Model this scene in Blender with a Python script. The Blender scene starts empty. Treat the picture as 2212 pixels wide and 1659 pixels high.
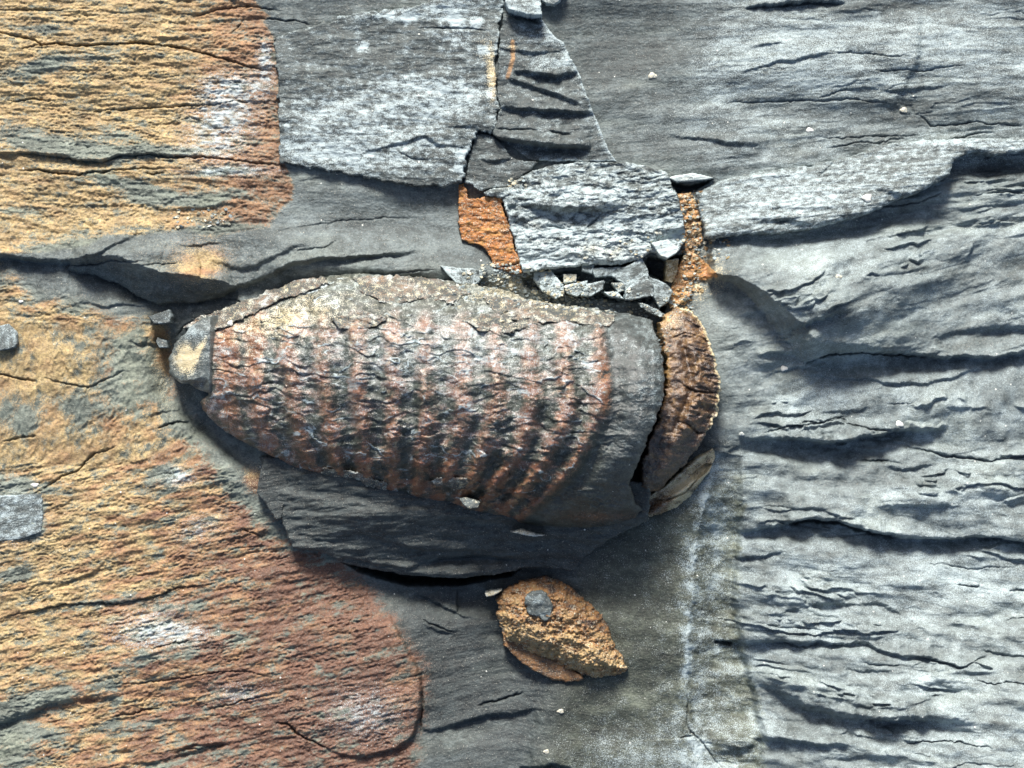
import bpy, math
import numpy as np

# ------------------------------------------------------------------ camera, sky, sun, exposure
SC = bpy.context.scene
COL = SC.collection
U = 100.0                      # 1 scene unit = 100 reference pixels (about 2 cm of rock)
CX, CY = 1106.0, 829.5
DIST = 60.0
cam_d = bpy.data.cameras.new('camera'); cam = bpy.data.objects.new('camera', cam_d); COL.objects.link(cam)
cam.location = (0, 0, DIST)
cam_d.sensor_width = 36.0
cam_d.lens = 36.0 * DIST / 22.12
cam_d.dof.use_dof = True; cam_d.dof.focus_distance = DIST - 0.9; cam_d.dof.aperture_fstop = 0.27
cam_d.clip_start = 0.5; cam_d.clip_end = 500
SC.camera = cam

SUN_EL, SUN_AZ = 36.0, 8.0      # azimuth: degrees left of the top of the picture
w = bpy.data.worlds.new('World'); SC.world = w; w.use_nodes = True
nt = w.node_tree; nt.nodes.clear()
sky = nt.nodes.new('ShaderNodeTexSky'); sky.sky_type = 'NISHITA'; sky.sun_disc = False
sky.sun_elevation = math.radians(SUN_EL); sky.sun_rotation = math.radians(-SUN_AZ)
sky.air_density = 1.0; sky.dust_density = 3.0
bg = nt.nodes.new('ShaderNodeBackground'); bg.inputs['Strength'].default_value = 0.06
wo = nt.nodes.new('ShaderNodeOutputWorld')
nt.links.new(sky.outputs[0], bg.inputs[0]); nt.links.new(bg.outputs[0], wo.inputs[0])
sd_ = bpy.data.lights.new('sun', 'SUN'); sd_.energy = 3.0; sd_.angle = math.radians(15); sd_.color = (1.0, 0.97, 0.92)
sun = bpy.data.objects.new('sun', sd_); COL.objects.link(sun)
sun.location = (-3, 20, 25)
# lamp shines along -Z: tilt so that the light comes from +Y (picture top)
sun.rotation_euler = (math.radians(-(90 - SUN_EL)), 0, math.radians(SUN_AZ))
SC.view_settings.view_transform = 'Standard'; SC.view_settings.look = 'None'
SC.view_settings.gamma = 1.0; SC.view_settings.exposure = 1.4
SC.view_settings.use_curve_mapping = False

# ------------------------------------------------------------------ noise and field helpers
rng = np.random.RandomState(7)
PERM = rng.permutation(256).astype(np.int32)
GA = rng.rand(256) * 2 * np.pi
GX, GY = np.cos(GA).astype(np.float32), np.sin(GA).astype(np.float32)

def pn(x, y, seed=0):
    x = np.asarray(x, np.float32); y = np.asarray(y, np.float32)
    xf = np.floor(x); yf = np.floor(y)
    xi = xf.astype(np.int32) + seed * 57; yi = yf.astype(np.int32) + seed * 131
    fx = x - xf; fy = y - yf
    u = fx * fx * fx * (fx * (fx * 6 - 15) + 10); v = fy * fy * fy * (fy * (fy * 6 - 15) + 10)
    def g(i, j, dx, dy):
        h = PERM[(PERM[i & 255] + j) & 255]
        return GX[h] * dx + GY[h] * dy
    a = g(xi, yi, fx, fy); b = g(xi + 1, yi, fx - 1, fy)
    c = g(xi, yi + 1, fx, fy - 1); d = g(xi + 1, yi + 1, fx - 1, fy - 1)
    return (a + (b - a) * u + (c + (d - c) * u - a - (b - a) * u) * v) * 1.5

def fbm(x, y, o=4, seed=0, gain=0.5):
    r = 0; a = 1; n = 0
    for k in range(o):
        r = r + a * pn(x * 2.03 ** k + k * 3.7, y * 2.03 ** k + k * 1.9, seed + k); n += a; a *= gain
    return r / n * 1.4

def ss(a, b, x):
    t = np.clip((x - a) / (b - a), 0, 1); return t * t * (3 - 2 * t)

def blob(X, Y, x, y, rx, ry, ang=0, p=2):
    a = math.radians(ang); dx = X - x; dy = Y - y
    u = (dx * math.cos(a) - dy * math.sin(a)) / rx; v = (dx * math.sin(a) + dy * math.cos(a)) / ry
    return np.exp(-(np.abs(u) ** p + np.abs(v) ** p))

def interp(x, xs, ys): return np.interp(x, xs, ys).astype(np.float32)

def flow(X, Y):
    """bedding coordinate: runs across the laminae"""
    kr = interp(Y, [0, 350, 520, 760, 950, 1300, 1700], [0.02, 0.12, 0.2, 0.12, 0.0, -0.08, -0.1])
    kl = interp(Y, [0, 400, 700, 1000, 1300, 1700], [0.02, -0.04, 0.0, 0.2, 0.2, 0.2])
    xx = X - 1100
    return Y + np.where(xx > 0, kr, kl) * xx

def seg_field(X, Y, pts):
    """distance, signed side (left of travel positive), position 0..1 along"""
    P = np.array(pts, np.float32)
    L = np.hypot(*(P[1:] - P[:-1]).T); cum = np.concatenate([[0], np.cumsum(L)])
    best = np.full(X.shape, 1e9, np.float32); sg = np.zeros(X.shape, np.float32); tt = np.zeros(X.shape, np.float32)
    for i in range(len(P) - 1):
        ax, ay = P[i]; dx, dy = P[i + 1] - P[i]; l = max(L[i], 1e-3)
        t = np.clip(((X - ax) * dx + (Y - ay) * dy) / l ** 2, 0, 1)
        qx = X - ax - t * dx; qy = Y - ay - t * dy
        d = np.hypot(qx, qy); cr = -(dx * qy - dy * qx) / l
        m = d < best
        best = np.where(m, d, best); sg = np.where(m, cr, sg); tt = np.where(m, (cum[i] + t * l) / cum[-1], tt)
    return best, np.sign(sg) * best, tt

def poly_sd(X, Y, poly):
    P = np.array(poly, np.float32); n = len(P)
    best = np.full(X.shape, 1e9, np.float32); ins = np.zeros(X.shape, bool)
    for i in range(n):
        ax, ay = P[i]; bx, by = P[(i + 1) % n]; dx, dy = bx - ax, by - ay
        t = np.clip(((X - ax) * dx + (Y - ay) * dy) / max(dx * dx + dy * dy, 1e-6), 0, 1)
        best = np.minimum(best, np.hypot(X - ax - t * dx, Y - ay - t * dy))
        if ay != by:
            c = ((ay > Y) != (by > Y)) & (X < (bx - ax) * (Y - ay) / (by - ay) + ax)
            ins ^= c
    return np.where(ins, best, -best)

def local(X, Y, pts, marg):
    """row and column slices of the separable grid that the feature can reach"""
    P = np.array(pts); xs = X[0]; ys = Y[:, 0]
    j0, j1 = np.searchsorted(xs, [P[:, 0].min() - marg, P[:, 0].max() + marg])
    i0, i1 = np.searchsorted(ys, [P[:, 1].min() - marg, P[:, 1].max() + marg])
    return slice(max(i0, 0), i1), slice(max(j0, 0), j1)

def relief(H, X, Y, Xw, Yw, feats):
    for f in feats:
        k = f[0]; pts = f[1]
        gain_ = 1.3 if (k == 'L' and np.array(pts)[:, 0].min() > 1430) else 1.15
        if k == 'L':                       # ledge: overhanging lip, drop below it
            A, B, wu, wd = f[2:6]; e = f[6] if len(f) > 6 else 1.3; pt = f[7] if len(f) > 7 else 0.7
            if gain_ > 1.5 and A > 12: wu = wu * 2.3; e = min(e, 1.8); wd = wd * 0.8
            s_ = local(X, Y, pts, 3.5 * max(wu, wd) + 10)
            if H[s_].size == 0: continue
            d, s, t = seg_field(Xw[s_], Yw[s_], pts)
            tp = np.clip(4 * t * (1 - t), 0, 1) ** pt
            tp = tp * (0.75 + 0.35 * pn(t * len(pts) * 1.7, t * 0, 5))
            st = 1 / (1 + np.exp(-np.clip(s / e, -30, 30)))
            H[s_] += gain_ * tp * (A * st * np.exp(-np.maximum(s, 0) / wu) - B * (1 - st) * np.exp(-np.maximum(-s, 0) / wd))
        elif k == 'W':                     # broad shadowed wall: straight slope between a foot line and its rim
            A, wid, wu = f[2:5]
            s_ = local(X, Y, pts, 3.5 * wu + wid)
            d, s, t = seg_field(Xw[s_], Yw[s_], pts)
            q = np.clip(4 * t * (1 - t), 0, 1); ww = 4 + wid * q ** 0.6
            H[s_] += A * q ** 0.45 * (np.clip(s / ww, 0, 1) * np.exp(-np.maximum(s - ww, 0) / wu) - 0.35 * (s < 0) * np.exp(-np.abs(s) / 25))
        elif k == 'C':                     # crack
            D, wd = f[2:4]
            s_ = local(X, Y, pts, 5 * wd + 10)
            if H[s_].size == 0: continue
            d, s, t = seg_field(Xw[s_], Yw[s_], pts)
            tp = np.clip(5 * t * (1 - t), 0, 1) ** 0.6
            wv = wd * (0.7 + 0.5 * pn(t * len(pts) * 2.3, t * 0, 9))
            H[s_] -= tp * D * np.exp(-(d / np.maximum(wv, 0.4)) ** 2)
            H[s_] += tp * D * 0.12 * np.exp(-np.maximum(s, 0) / 12) * (s > 0)
        elif k == 'P':                     # pit polygon
            D, e = f[2:4]
            s_ = local(X, Y, pts, 20)
            if H[s_].size == 0: continue
            H[s_] -= D * ss(-1, e, poly_sd(Xw[s_], Yw[s_], pts))
        elif k == 'G':                     # swelling
            x, y = pts; A, rx, ry, a = f[2:6]
            H += A * blob(Xw, Yw, x, y, rx, ry, a)
    return H

def lamina(X, V, sp, wob, seed):
    n = V / sp + wob * fbm(X / 260, V / 60, 3, seed) + 0.25 * fbm(X / 30, V / 12, 2, seed + 3)
    f = n - np.floor(n)
    return np.where(f < 0.86, f / 0.86, (1 - f) / 0.14), np.floor(n)

# ------------------------------------------------------------------ mesh helpers
def lift(X, Y): return 190 * ss(1450, 2300, X) * ss(1150, 1750, Y)
def grid_mesh(name, X, Y, Z, keep=None, attrs=None, mat=None, parent=None):
    lf = lift(X, Y)
    if keep is None:      # the face swells towards the viewer in the lower right corner
        Z = Z + lf; X = CX + (X - CX) * (1 - lf / 6000); Y = CY + (Y - CY) * (1 - lf / 6000)
    ny, nx = X.shape
    co = np.empty((ny * nx, 3), np.float32)
    co[:, 0] = ((X - CX) / U).ravel(); co[:, 1] = ((CY - Y) / U).ravel(); co[:, 2] = (Z / U).ravel()
    ii = np.arange(ny * nx).reshape(ny, nx)
    q = np.stack([ii[1:, :-1], ii[1:, 1:], ii[:-1, 1:], ii[:-1, :-1]], -1).reshape(-1, 4)
    if keep is not None:
        k = keep.ravel(); q = q[k[q].all(1)]
        used = np.zeros(ny * nx, bool); used[q.ravel()] = True
        mp = np.cumsum(used) - 1; q = mp[q]; co = co[used]
    else: used = np.ones(ny * nx, bool)
    me = bpy.data.meshes.new(name)
    me.vertices.add(len(co)); me.vertices.foreach_set('co', co.ravel())
    me.loops.add(q.size); me.loops.foreach_set('vertex_index', q.ravel().astype(np.int32))
    me.polygons.add(len(q)); me.polygons.foreach_set('loop_start', np.arange(0, q.size, 4, dtype=np.int32))
    me.polygons.foreach_set('use_smooth', np.ones(len(q), bool))
    me.update(calc_edges=True)
    if attrs:
        warm = attrs[5] if len(attrs) > 5 else 0.0
        iron, hue, frost_sheen, tone, cream, warm = [np.broadcast_to(np.clip(a, 0, 1.5), X.shape).ravel()[used].astype(np.float32) for a in (*attrs[:5], warm)]
        a = me.attributes.new('warm', 'FLOAT', 'POINT'); a.data.foreach_set('value', warm)
        a = me.attributes.new('mask', 'FLOAT_COLOR', 'POINT')
        a.data.foreach_set('color', np.stack([iron, hue, frost_sheen, tone], -1).ravel())
        a = me.attributes.new('cream', 'FLOAT', 'POINT'); a.data.foreach_set('value', cream)
    if mat: me.materials.append(mat)
    o = bpy.data.objects.new(name, me); COL.objects.link(o)
    if parent: o.parent = parent
    return o

def tag(o, label, cat=None, group=None):
    if label: o['label'] = label
    if cat: o['category'] = cat
    if group: o['group'] = group
    return o

# ------------------------------------------------------------------ materials
def rock_mat(name, rough=0.62, bump=1.0, grain=1.0, tint=(1, 1, 1), ochre=(0.37, 0.275, 0.13), orange=(0.29, 0.165, 0.08), red=(0.135, 0.066, 0.040), spec=0.5, pale_col=(0.41, 0.49, 0.505)):
    m = bpy.data.materials.new(name); m.use_nodes = True
    t = m.node_tree; N = t.nodes; L = t.links; N.clear()
    def nd(k, **kw):
        n = N.new(k)
        for a, b in kw.items(): setattr(n, a, b)
        return n
    def mth(op, a, b=None, c=None, clamp=False):
        n = nd('ShaderNodeMath', operation=op, use_clamp=clamp)
        for i, v in enumerate((a, b, c)):
            if v is None: continue
            if isinstance(v, (int, float)): n.inputs[i].default_value = v
            else: L.new(v, n.inputs[i])
        return n.outputs[0]
    def noise(scale, detail=4, rg=0.6, vec=None, dist=0.0):
        n = nd('ShaderNodeTexNoise'); n.inputs['Scale'].default_value = scale; n.inputs['Detail'].default_value = detail
        n.inputs['Roughness'].default_value = rg; n.inputs['Distortion'].default_value = dist
        L.new(vec or tc.outputs['Object'], n.inputs['Vector']); return n.outputs['Fac']
    def mixc(f, a, b):
        n = nd('ShaderNodeMix', data_type='RGBA')
        L.new(f, n.inputs['Factor'])
        for i, v in ((6, a), (7, b)):
            if isinstance(v, tuple): n.inputs[i].default_value = (*v, 1)
            else: L.new(v, n.inputs[i])
        return n.outputs[2]
    def ramp(f, stops):
        n = nd('ShaderNodeValToRGB'); L.new(f, n.inputs[0]); e = n.color_ramp.elements
        e[0].position, e[0].color = stops[0][0], (*stops[0][1], 1); e[1].position, e[1].color = stops[-1][0], (*stops[-1][1], 1)
        for p, c in stops[1:-1]:
            x = e.new(p); x.color = (*c, 1)
        return n.outputs[0]
    tc = nd('ShaderNodeTexCoord')
    at = nd('ShaderNodeAttribute', attribute_name='mask'); sp = nd('ShaderNodeSeparateColor'); L.new(at.outputs['Color'], sp.inputs[0])
    iron, hue, frost_sheen, tone = sp.outputs[0], sp.outputs[1], sp.outputs[2], at.outputs['Alpha']
    cr = nd('ShaderNodeAttribute', attribute_name='cream').outputs['Fac']
    mp = nd('ShaderNodeMapping'); mp.inputs['Scale'].default_value = (0.78, 1.0, 1.0); mp.inputs['Rotation'].default_value = (0, 0, -0.08)
    L.new(tc.outputs['Object'], mp.inputs['Vector'])
    fine = noise(26 * grain, 5, 0.65, mp.outputs[0]); fine2 = noise(48 * grain, 4, 0.6); mid = noise(7, 5, 0.6, mp.outputs[0])
    tn = mth('ADD', tone, mth('ADD', mth('MULTIPLY', mth('SUBTRACT', fine, 0.5), 0.75), mth('MULTIPLY', mth('SUBTRACT', mid, 0.5), 0.55)))
    T = lambda c: tuple(a * b for a, b in zip(c, tint))
    grey = ramp(tn, [(0.0, T((0.015, 0.019, 0.019))), (0.35, T((0.058, 0.071, 0.070))), (0.7, T((0.165, 0.198, 0.198))), (1.0, T((0.34, 0.39, 0.39)))])
    wm = nd('ShaderNodeAttribute', attribute_name='warm').outputs['Fac']
    gw = nd('ShaderNodeMix', data_type='RGBA', blend_type='MULTIPLY'); L.new(wm, gw.inputs['Factor']); L.new(grey, gw.inputs[6]); gw.inputs[7].default_value = (1.0, 0.93, 0.70, 1)
    grey = gw.outputs[2]
    hn = mth('ADD', hue, mth('MULTIPLY', mth('SUBTRACT', fine2, 0.5), 0.7))
    ir = ramp(hn, [(0.0, ochre), (0.5, orange), (1.0, red)])
    # value break-up inside the iron crust
    iv = nd('ShaderNodeMix', data_type='RGBA', blend_type='MULTIPLY'); iv.inputs['Factor'].default_value = 1
    L.new(ir, iv.inputs[6]); L.new(ramp(fine, [(0.3, (0.45, 0.45, 0.47)), (0.62, (1.25, 1.25, 1.25))]), iv.inputs[7])
    iv2 = nd('ShaderNodeMix', data_type='RGBA', blend_type='MULTIPLY'); iv2.inputs['Factor'].default_value = 1
    L.new(iv.outputs[2], iv2.inputs[6]); L.new(ramp(noise(2.2, 6, 0.65), [(0.32, (0.58, 0.56, 0.56)), (0.60, (1.15, 1.15, 1.12))]), iv2.inputs[7]); iv = iv2
    def thr(a, n, k, w):
        return mth('ADD', mth('MULTIPLY', mth('SUBTRACT', mth('ADD', a, mth('MULTIPLY', mth('SUBTRACT', n, 0.5), w)), 0.5), k), 0.5, clamp=True)
    c = mixc(thr(iron, fine2, 2.2, 2.6), grey, iv.outputs[2])
    c = mixc(mth('MULTIPLY', thr(cr, fine2, 4.0, 2.6), 0.9), c, (0.60, 0.50, 0.30))
    c = mixc(mth('MULTIPLY', thr(frost_sheen, fine2, 1.9, 2.4), 0.8), c, pale_col)
    # scattered salt-white grains
    vo = nd('ShaderNodeTexVoronoi'); vo.inputs['Scale'].default_value = 9.0; L.new(tc.outputs['Object'], vo.inputs['Vector'])
    sv = nd('ShaderNodeSeparateColor'); L.new(vo.outputs['Color'], sv.inputs[0])
    near = mth('LESS_THAN', mth('ADD', vo.outputs['Distance'], mth('MULTIPLY', fine2, 0.12)), mth('MULTIPLY', sv.outputs[1], 0.24))
    rare = mth('GREATER_THAN', sv.outputs[0], mth('SUBTRACT', mth('SUBTRACT', 0.955, mth('MULTIPLY', frost_sheen, 0.16)), mth('MULTIPLY', wm, 0.035)))
    c = mixc(mth('MULTIPLY', mth('MULTIPLY', near, rare), 0.85), c, (0.66, 0.66, 0.60))
    p = nd('ShaderNodeBsdfPrincipled'); L.new(c, p.inputs['Base Color'])
    p.inputs['Specular IOR Level'].default_value = spec
    L.new(mth('ADD', rough - 0.12, mth('MULTIPLY', fine, 0.26)), p.inputs['Roughness'])
    b1 = nd('ShaderNodeBump'); b1.inputs['Strength'].default_value = 0.6 * bump; b1.inputs['Distance'].default_value = 0.03
    L.new(fine, b1.inputs['Height'])
    b2 = nd('ShaderNodeBump'); b2.inputs['Strength'].default_value = 0.6 * bump; b2.inputs['Distance'].default_value = 0.02
    L.new(fine2, b2.inputs['Height']); L.new(b1.outputs[0], b2.inputs['Normal'])
    L.new(b2.outputs[0], p.inputs['Normal'])
    o = nd('ShaderNodeOutputMaterial'); L.new(p.outputs[0], o.inputs[0])
    return m

M_rock = rock_mat('stained_shale')
M_slab = rock_mat('grey_shale')
M_fossil = rock_mat('fossil_crust', rough=0.36, bump=1.0, ochre=(0.34, 0.25, 0.12), orange=(0.24, 0.11, 0.05), red=(0.14, 0.050, 0.030), spec=0.7)
M_band = rock_mat('brown_ironstone_gloss', rough=0.27, bump=1.2, ochre=(0.36, 0.22, 0.08), orange=(0.15, 0.082, 0.036), red=(0.035, 0.020, 0.015), spec=0.9)
M_nodule = rock_mat('ironstone_crust', rough=0.5, bump=1.6, grain=0.8, ochre=(0.38, 0.26, 0.12), orange=(0.27, 0.13, 0.045), red=(0.06, 0.035, 0.025))
M_rust = rock_mat('rust_coating', rough=0.75, bump=1.3, ochre=(0.42, 0.23, 0.075), orange=(0.34, 0.125, 0.030), red=(0.15, 0.055, 0.02))
M_grain = rock_mat('white_shell_grain', bump=0.4, pale_col=(0.80, 0.78, 0.70))

# ------------------------------------------------------------------ the rock face
OUT = 160
def axis(lo, hi, sp):
    mid = np.arange(lo, hi + sp, sp)
    k = np.cumsum(sp * 1.05 ** np.arange(1, 110)); k = k[k < 2600]
    return np.concatenate([lo - k[::-1], mid, hi + sp + k]).astype(np.float32)
SP = 1.75
X, Y = np.meshgrid(axis(-60, 2272, SP), axis(-60, 1719, SP))
V = flow(X, Y)
def warp(X, Y, a=1.0):
    return (X + a * (5 * fbm(X / 45, Y / 45, 3, 11) + 1.6 * pn(X / 7, Y / 7, 15)).astype(np.float32),
            Y + a * (4 * fbm(X / 45, Y / 40, 3, 21) + 1.8 * pn(X / 8, Y / 6, 25)).astype(np.float32))
Xw, Yw = warp(X, Y)

iron_top = [(-3000, -3000), (520, -3000), (550, 0), (578, 33), (566, 45), (590, 77), (600, 133), (603, 200), (613, 267), (610, 333), (622, 365), (634, 400), (632, 430),
            (602, 457), (583, 490), (520, 500), (455, 512), (400, 498), (330, 505), (285, 512), (230, 508), (190, 535), (100, 545), (0, 548), (-3000, 548)]
iron_low = [(-3000, 560), (0, 585), (90, 640), (190, 660), (250, 700), (330, 690), (345, 740), (360, 830), (420, 900), (440, 960), (520, 1040), (600, 1125), (640, 1183), (700, 1195), (760, 1240),
            (830, 1320), (880, 1400), (905, 1440), (912, 1490), (906, 1555), (892, 1595), (897, 1680), (930, 4000), (-3000, 4000)]
edge_n = 12 * fbm(X / 60, Y / 25, 4, 31) + 5 * pn(X / 9, Y / 5, 33)
sdT = poly_sd(X + edge_n * 0.4, Y + edge_n * 0.25, iron_top)
sdL = poly_sd(X + 1.5 * edge_n, Y + edge_n, iron_low)
inT = ss(-7, 7, sdT); inL = ss(-42, 30, sdL)
inL_hard = ss(-3, 3, poly_sd(Xw, Yw, iron_low))
inI = np.clip(inT + inL, 0, 1)
right = ss(1380, 1620, X) * ss(-60, 400, Y + 0 * X)

H = np.zeros(X.shape, np.float32)
H += 14 * fbm(X / 420, V / 170, 3, 41)
streak = fbm(X / 120, V / 17, 4, 51)
olz = ss(1180, 1290, X + 0.25 * (Y - 1400)) * (1 - ss(1560, 1600, X)) * ss(1060, 1180, Y)
H += 1.6 * streak * (1 - 0.3 * inI) * (1 - 0.85 * olz) + olz * (2.5 * fbm(X / 60, Y / 60, 4, 153))
H += 14 * fbm(X / 110, V / 60, 3, 47) * ss(1450, 1650, X) * (0.3 + 0.7 * ss(250, 480, Y))
# laminated beds on the right and the bottom centre, sharper where the noise lets them
l1, id1 = lamina(X, V, 58, 1.7, 61); l2, id2 = lamina(X, V, 17, 1.8, 71)
amp1 = ss(0.0, 0.5, fbm(X / 230, V / 70, 2, 81)); amp2 = ss(-0.1, 0.5, fbm(X / 120, V / 45, 2, 91))
rmask = np.clip(ss(1480, 1650, X) * (0.25 + 0.75 * ss(300, 420, Y)), 0, 1)
H += (l1 * 13 * ss(0.1, 0.5, fbm(X / 230, V / 70, 2, 81)) + l2 * 1.6 * amp2) * rmask
# crinkled grain of the stained crust
gr, _ = lamina(X + 14 * pn(X / 23, Y / 19, 97), V + 3 * fbm(X / 16, Y / 10, 2, 99), 9.5, 1.3, 101)
bill = np.abs(pn(X / 15 + 0.5 * pn(X / 30, Y / 20, 111), V / 8, 113)) + 0.5 * np.abs(pn(X / 8, V / 4.5, 114))
H += inI * (0.7 * gr * ss(-0.3, 0.5, fbm(X / 60, V / 30, 2, 103)) - (1.0 + 4.0 * ss(-0.3, 0.5, fbm(X / 90, Y / 60, 2, 115))) * (bill - 0.3) + 1.9 * fbm(X / 8, V / 6.5, 3, 105) + 1.6 * fbm(X / 70, V / 9, 3, 116) + 3.0 * fbm(X / 38, V / 20, 3, 117) + 3.0 * fbm(X / 45, V / 14, 2, 107))
H += (1 - inI) * (0.8 * fbm(X / 9, V / 4, 3, 109))
smooth_zone = blob(X, Y, 1580, 740, 95, 110, 0, 4)

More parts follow.
